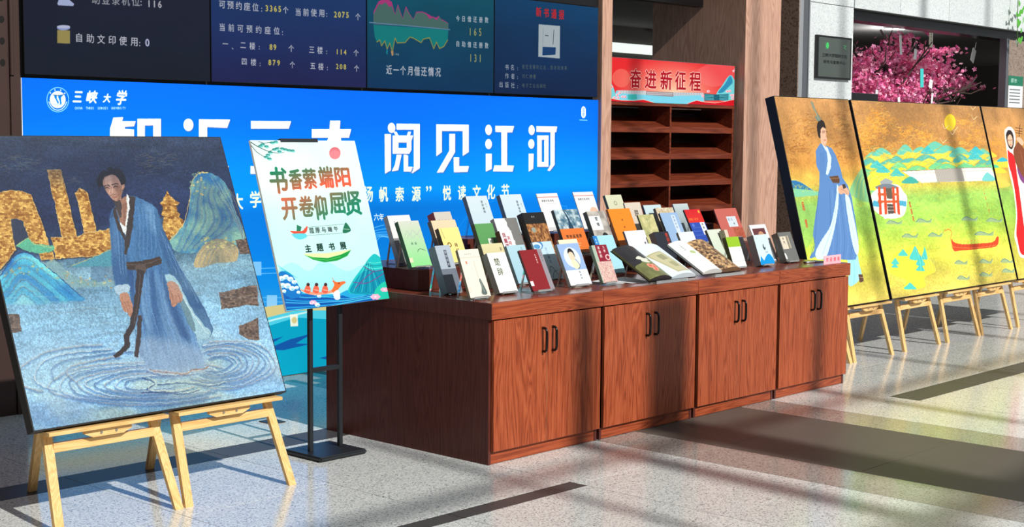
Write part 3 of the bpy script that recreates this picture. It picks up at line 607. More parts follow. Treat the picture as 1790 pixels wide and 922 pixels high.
# ------------------------------------------------------------------ video wall art
def screen_art():
    p = Pic(2024, 292, ((32.6, -99.7), (1042.2, 13.75), (1040.4, 170.6), (37.8, 129.7)))
    X = np.linspace(-.9, 4.16, p.w)[None, :, None]; Y = np.linspace(0, 1, p.h)[:, None, None]
    def field(c0, c1, c2): return (np.array(c0, float) * (1 - Y) + np.array(c1, float) * Y)
    a = np.where(X < .364, field((26, 30, 52), (22, 28, 42), 0), np.where(X < 1.655, field((20, 60, 112), (30, 34, 84), 0), np.where(X < 2.929, field((0, 84, 104), (2, 52, 92), 0), field((2, 62, 104), (8, 36, 78), 0))))
    p.a[:] = a
    p.mul(p.noise(8, 3), 0.03)
    def put(t, crop, pts, hh, col, bold=.8, ax=.95):
        p.crop(*crop)
        for ch, (x, y) in zip(t, pts):
            q = p.m([(x, y), (x, y - hh / 2), (x, y + hh / 2)]); p.char(ch, q[0][0], q[0][1], abs(q[2][1] - q[1][1]), col, bold=bold, ax=ax)
    def row(t, crop, x0, y0, x1, y1, hh, col, **k):
        n = len(t); put(t, crop, [(x0 + (x1 - x0) * (i / max(1, n - 1)), y0 + (y1 - y0) * (i / max(1, n - 1))) for i in range(n)], hh, col, **k)
    g = (186, 188, 198); yv = (196, 184, 96); A = (0, 0, 3.442); Bc = (340, 0, 4.972); Cc = (620, 0, 5.7625)
    row('助登录机位', A, 560, 0, 800, 12, 62, (150, 152, 158)); row(':', A, 832, 14, 832, 14, 60, g); row('116', A, 880, 24, 945, 28, 58, (176, 176, 182), bold=1.5)
    row('自助文印使用', A, 460, 232, 790, 256, 58, g); row(':', A, 824, 262, 824, 262, 56, g); row('0', A, 870, 260, 870, 260, 62, (176, 180, 210), bold=1.8)
    p.crop(*A); p.poly([(328, 182), (405, 186), (405, 266), (328, 262)], (156, 142, 82)); p.ell(366, 170, 40, 15, (150, 160, 210)); p.ell(366, 163, 40, 10, (186, 192, 220)); p.poly([(340, -10), (390, -10), (430, 25), (425, 38), (335, 34), (328, 24)], (166, 178, 216))
    row('可预约座位', Bc, 216, 42, 505, 68, 76, g); row(':', Bc, 560, 78, 560, 78, 70, g); row('3365', Bc, 604, 74, 716, 80, 72, yv, bold=1.6); row('个', Bc, 768, 92, 768, 92, 66, g)
    row('当前使用', Bc, 876, 108, 1080, 118, 72, g); row(':', Bc, 1125, 124, 1125, 124, 66, g); row('2075', Bc, 1200, 128, 1304, 132, 70, yv, bold=1.6); row('个', Bc, 1396, 150, 1396, 150, 66, g)
    row('当前可预约座位', Bc, 216, 242, 690, 274, 72, g); row(':', Bc, 740, 284, 740, 284, 66, g)
    row('一', Bc, 244, 388, 244, 388, 66, g); row('、', Bc, 306, 412, 306, 412, 56, g); row('二楼', Bc, 398, 398, 478, 406, 68, g); row(':', Bc, 538, 412, 538, 412, 60, g); row('89', Bc, 640, 413, 674, 415, 68, yv, bold=1.6); row('个', Bc, 816, 428, 816, 428, 66, g)
    row('三楼', Bc, 994, 438, 1066, 444, 68, g); row(':', Bc, 1124, 452, 1124, 452, 60, g); row('114', Bc, 1216, 454, 1284, 458, 64, yv, bold=1.4); row('个', Bc, 1380, 466, 1380, 466, 62, g)
    row('四楼', Bc, 408, 542, 488, 548, 66, g); row(':', Bc, 546, 558, 546, 558, 60, g); row('879', Bc, 630, 548, 706, 552, 66, yv, bold=1.6); row('个', Bc, 826, 570, 826, 570, 62, g)
    row('五楼', Bc, 1004, 580, 1074, 586, 66, g); row(':', Bc, 1130, 594, 1130, 594, 58, g); row('208', Bc, 1216, 582, 1282, 586, 62, yv, bold=1.4); row('个', Bc, 1384, 602, 1384, 602, 62, g)
    p.crop(*Cc)
    p.poly([(160, 245), (160, 120), (210, 15), (235, 0), (280, -8), (320, 0), (345, 20), (378, 140), (405, 40), (455, 180), (487, 60), (520, 130), (562, 192), (592, 118), (650, 115), (690, 130), (740, 160), (790, 178), (818, 158), (840, 190), (880, 210), (915, 235), (915, 290)], (170, 52, 120))
    p.poly([(160, 245), (162, 140), (215, 40), (245, 45), (280, 22), (320, 70), (345, 60), (378, 150), (405, 62), (455, 190), (487, 85), (520, 140), (562, 198), (592, 130), (650, 125), (690, 142), (725, 192), (760, 178), (800, 205), (820, 165), (850, 205), (880, 218), (915, 240), (915, 290)], (72, 106, 100))
    p.poly([(160, 250), (915, 300), (908, 410), (870, 475), (825, 495), (795, 430), (768, 500), (730, 395), (660, 395), (640, 432), (560, 385), (527, 375), (480, 435), (400, 440), (378, 390), (350, 520), (325, 440), (298, 500), (275, 420), (242, 465), (225, 410), (195, 425), (172, 370)], (4, 124, 124))
    p.line([(195, 425), (225, 405), (242, 465), (275, 415), (298, 500), (325, 435), (350, 530), (378, 385), (400, 435), (480, 430), (527, 375), (560, 385), (640, 432), (665, 395), (725, 382), (768, 495), (795, 425), (825, 492), (870, 470), (908, 405)], 3, (150, 140, 66))
    p.line([(120, 228), (930, 300)], 3.5, (52, 100, 136)); p.line([(120, 226), (930, 298)], 1.5, (160, 176, 190), .7)
    p.ell(297, 525, 8, 28, (10, 130, 150)); p.poly([(335, 515), (360, 515), (362, 560), (345, 568)], (186, 142, 96)); row('148', Cc, 378, 548, 410, 552, 34, (186, 186, 180), bold=0)
    row('近一个月借还情况', Cc, 318, 712, 810, 735, 100, g, bold=1.2, ax=.82); row('今日借还册数', Cc, 1010, 190, 1300, 205, 64, g, ax=.85); row('165', Cc, 1135, 322, 1235, 326, 108, (160, 156, 96), bold=1, ax=.7)
    row('自助借还册数', Cc, 1010, 446, 1300, 464, 64, g, ax=.85); row('131', Cc, 1140, 588, 1235, 592, 108, (160, 156, 96), bold=1, ax=.7)
    D = (620, 0, 4.068); row('新书通报', D, 1288, 88, 1450, 108, 72, (190, 34, 44), bold=2, ax=.85)
    p.crop(*D); p.poly([(1288, 172), (1440, 185), (1438, 418), (1285, 405)], (172, 184, 190)); p.poly([(1316, 334), (1410, 338), (1407, 390), (1314, 396)], (14, 60, 110)); p.line([(1320, 200), (1318, 330)], 1, (90, 100, 110)); p.line([(1396, 215), (1390, 315)], 3, (60, 70, 80), .8); p.line([(1334, 252), (1356, 256)], 2, (30, 40, 50))
    for t, x0, y0, x1, y1 in (('书名', 1062, 482, 1100, 484), ('作者', 1062, 545, 1104, 547), ('出版社', 1020, 606, 1104, 612)): row(t, D, x0, y0, x1, y1, 44, (160, 166, 176), bold=.5); row(':', D, 1138, y1 + 4, 1138, y1 + 4, 40, (160, 166, 176))
    row('航空发展的过去、现状和未来', D, 1180, 478, 1480, 488, 34, (104, 112, 98), bold=0, ax=.85); row('刘仁德著', D, 1180, 546, 1258, 549, 34, (104, 112, 98), bold=0); row('电子工业出版社', D, 1180, 612, 1330, 616, 32, (104, 112, 98), bold=0)
    return p.material('screen_picture', 0.12, emit=0.85, spec=0.12)
# ------------------------------------------------------------------ poster art
def poster_art():
    p = Pic(540, 690, QP)
    p.vgrad([(0, (214, 240, 236)), (.25, (222, 246, 240)), (.5, (196, 244, 238)), (.8, (190, 240, 240)), (1, (150, 225, 240))]); p.mul(p.noise(4, 5, seed=5), .012)
    p.crop(400, 220, 2.713)
    p.poly([(225, 700), (300, 650), (380, 690), (450, 640), (560, 690), (640, 660), (740, 690), (750, 760), (240, 800)], (120, 205, 220), .35, sm=True)
    p.ell(503, 130, 27, 29, (214, 110, 122)); p.ell(503, 137, 25, 22, (226, 140, 148), .7)
    bl = (28, 44, 46)
    for pts, w_ in (([(104, 78), (140, 100), (190, 122), (235, 130), (262, 126)], 3.4), ([(104, 90), (130, 122), (165, 145), (190, 152)], 3), ([(140, 75), (168, 82), (200, 78)], 2), ([(190, 122), (215, 112), (240, 100)], 1.8)): p.line(pts, w_, bl, sm=True, w2=1.5)
    for x, y in ((150, 95), (160, 88), (178, 98), (205, 80), (222, 76), (215, 112), (228, 108), (252, 108), (268, 112), (285, 116), (302, 118), (176, 148), (192, 156), (185, 138), (240, 122), (196, 126)):
        p.ell(x, y, 11, 5.5, (20, 120, 112), .8); p.ell(x + 4, y + 5, 9, 4, (110, 205, 200), .8)
    q0 = p.m([(190, 195), (575, 325)]); Gx = np.linspace(0, 1, p.w)[None, :, None]; Gy = np.linspace(0, 1, p.h)[:, None, None]
    t1 = np.clip((Gy - .13) / .13 * .7 + (Gx - .1) * .9 - .25, 0, 1); g1 = np.array((0, 128, 92.)) * (1 - t1) + np.array((232, 92, 62.)) * t1
    t2 = np.clip(1.15 - abs(Gx - .12) * 1.0 - (Gy - .28) * 3.2, 0, 1); g2 = np.array((22, 128, 96.)) * (1 - t2) + np.array((236, 96, 66.)) * t2
    for ch, x0, y0, x1, y1, g in (('书', 190, 192, 282, 326, g1), ('香', 284, 204, 350, 306, g1), ('萦', 350, 200, 418, 302, g1), ('端', 424, 190, 498, 298, g1), ('阳', 500, 196, 578, 292, g1), ('开', 248, 340, 330, 450, g2), ('卷', 330, 330, 406, 434, g2), ('仰', 402, 325, 468, 450, g2), ('屈', 474, 316, 552, 420, g2), ('贤', 545, 306, 634, 428, g2)):
        c = p.m([((x0 + x1) / 2, (y0 + y1) / 2), (x0, (y0 + y1) / 2), (x1, (y0 + y1) / 2), ((x0 + x1) / 2, y0), ((x0 + x1) / 2, y1)])
        p.char(ch, c[0][0], c[0][1], (c[4][1] - c[3][1]) * .92, np.broadcast_to(g, p.a.shape), bold=6.2, box=2, ax=(c[2][0] - c[1][0]) * .88, slant=.1)
    # title strip with boat and rice dumpling
    p.line([(355, 490), (372, 482), (555, 466)], 1.3, (80, 90, 90)); p.line([(365, 522), (560, 508), (572, 495)], 1.3, (80, 90, 90))
    p.poly([(540, 505), (548, 470), (556, 460), (572, 480), (578, 498), (560, 508)], (28, 110, 80), sm=True); p.line([(545, 490), (572, 492)], 2, (190, 220, 200))
    p.poly([(290, 500), (318, 515), (365, 508), (372, 475), (350, 498), (318, 500)], (222, 78, 58), sm=True); p.poly([(322, 470), (345, 480), (340, 500), (322, 500)], (40, 120, 90)); p.poly([(300, 515), (330, 540), (368, 530), (360, 512)], (92, 206, 222), sm=True)
    for k, ch in enumerate('屈原与端午'):
        c = p.m([(392 + k * 29, 498 - k * 2.2)])[0]; p.char(ch, c[0], c[1], 22, (40, 48, 50), bold=1.2, box=True)
    for k, (ch, x) in enumerate(zip('主题书展', (376, 432, 488, 542))):
        c = p.m([(x, 582 - k * 4)])[0]; p.char(ch, c[0], c[1], 30, (16, 52, 42), bold=2.4, box=True)
    p.poly([(356, 608), (400, 606), (470, 604), (560, 590), (578, 590), (540, 616), (450, 636), (390, 624)], (226, 240, 150), .8, sm=True)
    p.poly([(358, 613), (400, 624), (470, 628), (530, 612), (580, 589), (562, 618), (515, 640), (455, 648), (400, 636)], (18, 150, 62)); p.line([(365, 616), (410, 632), (470, 638), (530, 622)], 1.6, (110, 210, 90))
    # sea, waves and foam
    p.poly([(225, 740), (300, 770), (360, 795), (430, 800), (520, 800), (560, 780), (640, 795), (770, 740), (780, 830), (270, 900)], (30, 160, 215))
    p.poly([(240, 780), (300, 800), (380, 800), (450, 815), (540, 805), (600, 825), (700, 780), (770, 770), (780, 840), (270, 900)], (0, 92, 178), sm=False)
    for k in range(7): p.line([(270, 800 + k * 13), (360, 815 + k * 9), (460, 812 + k * 8), (560, 822 + k * 3), (680, 800 + k * 3), (760, 780 + k * 6)], 3, ((90, 210, 240), (0, 60, 150), (40, 180, 226))[k % 3], .85, sm=True)
    p.poly([(236, 705), (262, 690), (290, 700), (320, 740), (345, 800), (300, 820), (260, 790)], (10, 112, 190), sm=True)
    for x, y, r in ((250, 725, 15), (270, 718, 14), (292, 728, 14), (310, 742, 12), (255, 758, 15), (278, 760, 16), (300, 772, 14), (322, 768, 10), (262, 785, 10), (330, 790, 9), (408, 795, 12), (428, 808, 10), (500, 790, 13), (515, 800, 10), (392, 840, 10), (420, 850, 12)):
        p.ell(x, y, r, r * .8, (240, 250, 252)); p.ell(x + 3, y + 5, r * .6, r * .45, (150, 205, 232))
    for k in range(9): p.line([(232 + k * 7, 660 + k * 5), (250 + k * 9, 690 + k * 4)], 2.2, (30, 180, 200), .6)
    # dragon boat and rowers
    p.poly([(335, 775), (400, 790), (470, 785), (500, 770), (495, 790), (440, 802), (380, 800)], (236, 150, 120), sm=True)
    for x in (372, 412, 455): p.poly([(x - 14, 788), (x - 6, 760), (x + 6, 756), (x + 16, 775), (x + 10, 795)], (232, 96, 70), sm=True); p.ell(x + 4, 754, 8, 8, (60, 36, 34)); p.line([(x - 8, 778), (x + 12, 782)], 2, (250, 220, 200))
    p.poly([(488, 785), (500, 755), (492, 735), (515, 742), (545, 738), (554, 745), (535, 758), (520, 775), (505, 795)], (232, 110, 50), sm=True); p.line([(500, 738), (490, 722)], 2, (210, 80, 30)); p.ell(522, 748, 3, 3, (40, 20, 10)); p.poly([(495, 795), (520, 780), (528, 820), (505, 825)], (235, 245, 250), .9, sm=True)
    # large dumpling
    p.poly([(568, 792), (585, 740), (620, 690), (650, 650), (668, 625), (690, 608), (712, 620), (728, 640), (738, 700), (750, 790), (650, 800)], (20, 186, 190), sm=True)
    p.poly([(575, 790), (600, 735), (640, 690), (690, 690), (735, 700), (748, 788), (650, 798)], (0, 140, 172), sm=True)
    for k in range(8): p.line([(655 + k * 3, 640 + k * 3), (620 + k * 12, 720), (590 + k * 20, 790)], 2.4, ((90, 226, 214), (0, 70, 110))[k % 2], .75, sm=True)
    for k in range(4): p.line([(650, 645 + k * 12), (690, 652 + k * 13), (730, 645 + k * 14)], 2.5, ((120, 236, 220), (0, 100, 120))[k % 2], .8, sm=True)
    for pts in ([(640, 668), (685, 690), (735, 682)], [(590, 742), (660, 745), (735, 700)], [(600, 770), (650, 720), (690, 690)]): p.line(pts, 3.2, (70, 30, 96), sm=True); p.line(pts, 1.2, (176, 120, 190), sm=True)
    p.poly([(690, 790), (735, 740), (770, 760), (775, 820), (720, 830)], (30, 196, 170), sm=True)
    for x, y, r in ((695, 812, 15), (738, 778, 12), (400, 838, 11)):
        for a in range(6): p.ell(x + r * math.cos(a * 1.05), y + r * .55 * math.sin(a * 1.05), r * .6, r * .42, (246, 178, 206))
        p.ell(x, y, r * .4, r * .3, (252, 222, 232))
    return p.material('poster_print', 0.4, spec=0.3, gain=.93)
# ------------------------------------------------------------------ red sign and plaque
def sign_art():
    p = Pic(640, 118, ((1060, 99), (1284.4, 115.8), (1283, 185.3), (1058, 177)))
    X = np.linspace(0, 1, p.w)[None, :, None]; Y = np.linspace(0, 1, p.h)[:, None, None]
    t = np.clip(1 - np.hypot((X - .52) * 2.3, (Y - .75) * 1.1), 0, 1); p.a = np.array((218, 36, 42.)) * (1 - t) + np.array((252, 206, 170.)) * t
    p.crop(1040, 90, 6.146)
    p.ell(335, 290, 92, 100, (232, 112, 96), .7); p.poly([(1120, 215), (1180, 160), (1260, 140), (1534, 165), (1534, 300), (1300, 380), (1150, 330)], (236, 120, 122), .45, sm=True)
    p.poly([(280, 425), (580, 450), (880, 440), (1180, 455), (1190, 570), (250, 560)], (118, 206, 232)); p.poly([(290, 420), (590, 425), (590, 470), (300, 450)], (196, 200, 206)); p.poly([(590, 430), (870, 440), (870, 490), (590, 470)], (142, 132, 140)); p.poly([(870, 440), (1180, 445), (1180, 470), (870, 480)], (190, 194, 202))
    for k in range(10): p.line([(300 + k * 28, 425), (300 + k * 28, 450)], 1, (120, 124, 140)); p.line([(890 + k * 28, 445), (890 + k * 28, 468)], 1, (120, 124, 140))
    p.line([(600, 445), (860, 452)], 1.5, (230, 230, 235)); p.line([(600, 460), (860, 470)], 1.5, (230, 230, 235))
    for pts in ([(118, 480), (122, 360), (150, 345), (185, 290), (205, 285), (235, 350), (262, 420), (270, 500), (200, 520)], [(1320, 440), (1370, 370), (1420, 290), (1460, 255), (1490, 290), (1515, 370), (1518, 520), (1320, 520)]): p.poly(pts, (110, 206, 216), sm=True)
    for pts in ([(120, 420), (160, 370), (200, 300), (215, 360), (180, 400)], [(1330, 440), (1400, 350), (1455, 262), (1480, 330), (1440, 380), (1380, 440)]): p.poly(pts, (24, 120, 170), .8, sm=True)
    for x, y in ((180, 375), (205, 400), (235, 385), (290, 470), (315, 450), (345, 490), (370, 490), (260, 500), (300, 500), (1425, 430), (1450, 425), (1470, 470), (1495, 470), (1480, 500), (1175, 480), (1495, 210), (1515, 185), (1230, 430)): p.ell(x, y, 17, 14, (246, 196, 206)); p.ell(x + 4, y + 3, 7, 6, (222, 120, 146))
    p.poly([(400, 470), (490, 462), (495, 520), (400, 520)], (60, 190, 186)); p.poly([(1188, 452), (1290, 462), (1340, 462), (1438, 455), (1435, 525), (1190, 530)], (14, 96, 116))
    for k in range(4): p.line([(1195, 468 + k * 15), (1285, 474 + k * 15)], 1.4, (120, 210, 220)); p.line([(1345, 474 + k * 15), (1432, 468 + k * 15)], 1.4, (120, 210, 220))
    p.poly([(118, 455), (160, 475), (240, 515), (330, 530), (460, 535), (560, 522), (620, 535), (670, 555), (640, 570), (118, 560)], (206, 16, 34)); p.poly([(1000, 570), (1060, 545), (1110, 530), (1200, 548), (1300, 556), (1400, 540), (1460, 520), (1512, 515), (1506, 585)], (206, 16, 34))
    p.line([(118, 452), (160, 472), (240, 512), (330, 528), (460, 532), (560, 520), (670, 553)], 1.4, (250, 220, 190)); p.line([(1010, 566), (1060, 543), (1110, 528), (1200, 546), (1300, 554), (1400, 538), (1512, 513)], 1.4, (250, 220, 190))
    for ch, x, y, wd, hh in (('奋', 483, 295, 118, 205), ('进', 638, 302, 120, 200), ('新', 798, 312, 122, 205), ('征', 945, 315, 115, 205), ('程', 1095, 325, 120, 205)):
        c = p.m([(x, y), (x - wd / 2, y), (x + wd / 2, y), (x, y - hh / 2), (x, y + hh / 2)])
        for b, col in ((6, (252, 226, 214)), (2.6, (168, 10, 30))): p.char(ch, c[0][0], c[0][1], (c[4][1] - c[3][1]) * .96, col, bold=b, box=2, ax=(c[2][0] - c[1][0]) * .95)
    return p.material('sign_print', 0.6, spec=0.15, gain=.94)
def plaque_art():
    p = Pic(200, 220, bg=(76, 84, 80)); p.ell(.27, .2, .045, .085, (60, 190, 96)); p.line([(.22, .3), (.2, .12)], 1.5, (60, 170, 90)); p.line([(.78, .16), (.86, .17), (.8, .22), (.87, .26)], 3, (70, 180, 110))
    p.text('三峡大学楚辞文化', .16, .45, .098, (8, 10, 10), step=.098 * .92, bold=1.2); p.text('研究与宣教中心', .2, .62, .09, (8, 10, 10), step=.092 * 1.0, bold=1.2)
    return p.material('plaque_face', 0.12, spec=0.6)
# ------------------------------------------------------------------ paintings
def gold_tex(p, seed=0, lo=(112, 60, 22), hi=(255, 214, 120)):
    n = p.noise(46, 46, 2, seed); r = np.random.RandomState(seed); bh, bw = 7, 11
    yy = (np.arange(p.h) // bh)[:, None]; xx = ((np.arange(p.w)[None] + (yy % 2) * 7) // bw); cell = r.rand(p.h // bh + 2, p.w // bw + 3)[yy, xx]
    t = 0.62 * cell + 0.38 * (n - n.min()) / np.ptp(n); edge = ((np.arange(p.h) % bh)[:, None] < 1) | (((np.arange(p.w)[None] + (yy % 2) * 7) % bw) < 1)
    g = np.array(lo, float) * (1 - t[..., None]) + np.array(hi, float) * t[..., None]; g[edge] *= 0.78; g *= (1 + .25 * (r.rand(p.h, p.w) - .5))[..., None]; return g
def blue_painting():
    p = Pic(1100, 1090, ((-56.3, 238.5), (384.3, 241.4), (498.8, 683.5), (60.1, 753.4)))
    p.vgrad([(0, (52, 66, 92)), (.12, (38, 52, 82)), (.3, (32, 46, 84)), (.42, (50, 74, 110)), (.455, (92, 132, 158)), (.5, (126, 168, 190)), (.56, (104, 148, 178)), (.64, (122, 166, 194)), (.75, (128, 172, 206)), (.88, (140, 182, 208)), (1, (112, 158, 194))])
    big = p.noise(5, 9, 4, 2); fine = p.noise(220, 220, 2, 9); st = p.noise(6, 80, 3, 4); p.mul(big, .06); p.mul(st, .025); p.mul(fine, .07)
    n = p.noise(7, 10, 3, 12); k = np.clip((n - .55) * 5, 0, 1)[..., None] * (np.linspace(0, 1, p.h) > .45)[:, None, None]; p.a = p.a * (1 - .35 * k) + np.array((196, 206, 178.)) * .35 * k
    L1 = (0, 220, 3.293); L2 = (150, 260, 2.195); L3 = (0, 500, 2.185)
    rs = np.random.RandomState(5)
    p.crop(*L1)
    for cx, cy, w_, h_, cnt in ((100, 220, 130, 50, 40), (860, 220, 110, 70, 60), (420, 300, 60, 50, 14), (250, 250, 90, 40, 16)):
        for _ in range(cnt):
            x, y = cx + rs.randn() * w_ * .5, cy + rs.randn() * h_ * .5; l = 20 + rs.rand() * 40; p.line([(x, y), (x + l * .5, y + rs.randn() * 5), (x + l, y + rs.randn() * 8)], 1.4, ((150, 136, 98), (104, 132, 140))[rs.randint(2)], .5, sm=True)
    G = gold_tex(p, 1)
    p.poly([(520, 770), (640, 700), (660, 560), (988, 520), (988, 922), (520, 922)], (70, 104, 138), .5)
    for pts in ([(0, 385), (60, 368), (130, 380), (180, 400), (215, 500), (255, 600), (280, 680), (315, 765), (240, 772), (205, 700), (160, 640), (130, 545), (95, 533), (62, 540), (72, 640), (88, 712), (40, 780), (0, 830), (-200, 860), (-180, 430)],
                [(270, 255), (350, 252), (385, 400), (440, 640), (355, 645), (315, 450)], [(432, 390), (460, 358), (508, 390), (510, 420), (553, 605), (485, 620), (445, 430)],
                [(293, 645), (440, 640), (485, 622), (635, 592), (655, 715), (540, 752), (320, 764)]):
        p.line([(x + 3, y + 3) for x, y in pts] + [pts[0]], 6, (34, 34, 46), .7); p.poly(pts, G); p.line(pts + [pts[0]], 1.6, (246, 214, 140), .8)
    p.poly([(62, 540), (95, 533), (130, 545), (160, 640), (150, 720), (90, 712), (72, 640)], (46, 56, 80))
    p.poly([(90, 690), (115, 672), (160, 645), (200, 680), (300, 690), (305, 720), (220, 735), (160, 722), (110, 700)], (86, 170, 140), sm=True); p.line([(95, 690), (160, 650), (200, 685), (300, 700)], 1.8, (210, 196, 120), sm=True)
    p.crop(*L2); p.poly([(281, 212), (296, 196), (304, 178), (312, 163), (322, 180), (334, 192), (360, 208), (346, 218), (350, 240), (362, 252), (355, 262), (372, 272), (376, 340), (300, 360), (292, 300), (300, 262), (288, 252), (296, 240), (294, 220)], G)
    for y in (218, 238, 262): p.line([(288, y + 4), (315, y - 4), (356, y + 4)], 1.8, (90, 54, 20))
    # left mountain
    p.crop(*L1)
    p.poly([(150, 735), (250, 790), (310, 770), (400, 850), (520, 900), (640, 890), (660, 922), (200, 922)], (118, 156, 166), sm=True)
    p.poly([(405, 812), (460, 790), (520, 762), (580, 740), (640, 714), (665, 800), (500, 812)], (74, 140, 160), sm=True); p.line([(405, 812), (520, 762), (640, 714)], 1.6, (190, 180, 110), sm=True)
    mt = [(-160, 1000), (-60, 930), (0, 862), (55, 782), (105, 738), (160, 733), (205, 760), (255, 800), (330, 862), (400, 925), (470, 985), (470, 1010), (200, 1006), (0, 1014)]
    p.poly(mt, p.mixn(p.noise(10, 16, 3, 63), (24, 92, 170), (110, 204, 214)), sm=True)
    for k, c in enumerate(((40, 140, 196), (110, 206, 208), (36, 96, 176), (128, 214, 210), (60, 150, 200), (176, 224, 216))):
        s_ = 1 - .13 * (k + 1); p.poly([(130 + (x - 130) * s_, 1000 + (y - 1000) * s_ + 6 * k) for x, y in mt], c, .5, sm=True, blur=7)
        p.line([(130 + (x - 130) * s_, 1000 + (y - 1000) * s_ + 6 * k) for x, y in mt[1:11]], 3, (34, 70, 124), .5, sm=True, blur=1); p.line([(130 + (x - 130) * s_, 997 + (y - 1000) * s_ + 6 * k) for x, y in mt[2:9]], 1.3, (190, 170, 120), .6, sm=True)
    p.line(mt[1:11], 2.2, (16, 50, 110), sm=True)
    for _ in range(60):
        x, y = 20 + rs.rand() * 620, 0; y = 770 + abs(x - 330) * .12 + rs.rand() * 70 + (60 if x > 300 else 0); p.ell(x, y, 4 + rs.rand() * 7, 3 + rs.rand() * 4, ((206, 196, 130), (120, 160, 140), (180, 150, 96))[rs.randint(3)], .6)
    # right mountains
    p.crop(*L2)
    mr = [(322, 352), (345, 325), (372, 290), (392, 250), (398, 190), (405, 132), (430, 97), (470, 92), (520, 118), (552, 165), (570, 230), (600, 300), (618, 350), (575, 372), (500, 372), (420, 400), (345, 396)]
    p.poly(mr, p.mixn(p.noise(14, 20, 3, 61), (46, 108, 160), (136, 186, 168)), sm=True)
    for k in range(11):
        t = k / 11; c = ((60, 110, 150), (98, 154, 152), (58, 96, 142), (128, 162, 140))[k % 4]
        p.line([(345 + 30 * t + k * 8, 395 - k * 2), (385 + 22 * k * .8, 290 - 10 * t), (410 + k * 10, 200 - 20 * t), (425 + k * 9, 112 + k * 5)], 9, c, .6, sm=True, blur=3)
        p.line([(350 + 30 * t + k * 8, 395 - k * 2), (390 + 22 * k * .8, 290 - 10 * t), (415 + k * 10, 200 - 20 * t), (430 + k * 9, 112 + k * 5)], 1.3, (198, 176, 122), .6, sm=True)
    for k in range(8): p.line([(480 + k * 12, 110 + k * 8), (530 + k * 10, 190 + k * 10), (575 + k * 5, 280 + k * 8), (600, 345)], 3, ((160, 172, 150), (70, 100, 140))[k % 2], .7, sm=True)
    p.line([(322, 352), (372, 290), (398, 190), (405, 132), (430, 97), (470, 92)], 2.4, (226, 196, 120), sm=True)
    md = [(415, 452), (425, 405), (450, 372), (490, 348), (540, 352), (582, 380), (575, 430), (500, 440), (450, 455)]
    p.poly(md, p.mixn(p.noise(20, 20, 3, 62), (120, 122, 110), (176, 160, 122)), sm=True)
    for k in range(7): p.line([(425 + k * 8, 445), (445 + k * 10, 395 - k * 2), (500 + k * 8, 358 + k * 4), (560, 400 + k * 5)], 2, ((196, 172, 116), (112, 132, 140))[k % 2], .8, sm=True)
    for _ in range(30): x = 440 + rs.rand() * 130; p.ell(x, 340 + rs.rand() * 40, 6, 4, ((214, 200, 130), (150, 160, 110))[rs.randint(2)], .7)
    for _ in range(26): p.ell(400 + rs.rand() * 60, 90 + rs.rand() * 90, 5, 4, ((214, 190, 120), (110, 150, 130))[rs.randint(2)], .7)
    # rough brown patches
    BR = gold_tex(p, 7, (58, 46, 44), (150, 124, 108))
    for pts in ([(510, 552), (540, 548), (600, 532), (656, 524), (661, 606), (622, 600), (560, 610), (520, 616)], [(585, 682), (620, 668), (661, 650), (664, 735), (620, 732), (590, 712)], [(574, 352), (616, 345), (636, 402), (592, 406)]): p.poly(pts, BR, .95)
    p.crop(*L3); p.poly([(20, 106), (72, 110), (82, 176), (40, 182)], BR, .9)
    # water ripples
    for k in range(44):
        y = 20 + k * 8.5 + rs.rand() * 5; x = rs.rand() * 900 - 60; p.line([(x, y), (x + 90, y + rs.randn() * 5), (x + 200, y - 6 + rs.randn() * 6)], 1.5, ((88, 122, 156), (176, 196, 196), (150, 136, 120))[rs.randint(3)], .5, sm=True)
    def arcs(cx, cy, rx, ry, n_, t0, t1, skew=0.0):
        for k in range(n_):
            s_ = 1 - k / (n_ + 2.5); tt = np.linspace(t0 + rs.rand() * .5, t1 - rs.rand() * .6, 26); wob = 1 + .03 * np.sin(tt * 5 + k)
            pts = np.c_[cx + (rx * s_ * wob) * np.cos(tt) + skew * (1 - s_), cy + ry * s_ * wob * np.sin(tt) - 6 * np.cos(tt)]
            p.line(pts + (0, 5), 8, (40, 82, 142), .5, blur=2); p.line(pts - (0, 4), 5, (186, 208, 216), .35, blur=2); p.line(pts, 2.2, ((176, 150, 130), (222, 226, 216), (60, 90, 140))[k % 3], .8)
    arcs(560, 372, 375, 82, 9, .5, 5.9, 40); arcs(860, 300, 190, 92, 9, -2.4, 2.6, -50); arcs(480, 330, 420, 110, 4, 2.4, 5.0)
    for pts in ([(540, 350), (590, 372), (560, 400), (640, 410), (720, 400)], [(600, 380), (700, 372), (800, 385), (860, 372)], [(540, 410), (620, 405), (700, 415), (760, 398)], [(560, 330), (640, 345), (740, 340)]): p.line(pts, 4.5, (40, 66, 116), .8, sm=True); p.line([(x + 6, y - 7) for x, y in pts], 2.4, (206, 216, 196), .8, sm=True)
    # ---- the man in the blue robe
    p.crop(*L2)
    Yv = np.linspace(0, 1, p.h)[:, None, None]; tt = np.clip((Yv - .6) / .3, 0, 1); RB = (np.array((66, 112, 160.)) * (1 - tt) + np.array((112, 146, 182.)) * tt) * (1 + .09 * (p.noise(120, 9, 3, 77)[..., None] - .5) * 4) * np.ones_like(p.a)
    p.poly([(158, 178), (188, 184), (222, 196), (255, 215), (275, 238), (290, 290), (305, 350), (330, 520), (380, 640), (418, 700), (425, 735), (440, 780), (455, 832), (440, 850), (400, 858), (330, 866), (270, 858), (245, 845), (222, 815), (205, 790), (198, 720), (190, 650), (176, 600), (165, 540), (125, 555), (116, 520), (104, 480), (98, 400), (92, 330), (90, 270), (96, 245), (108, 222)], RB)
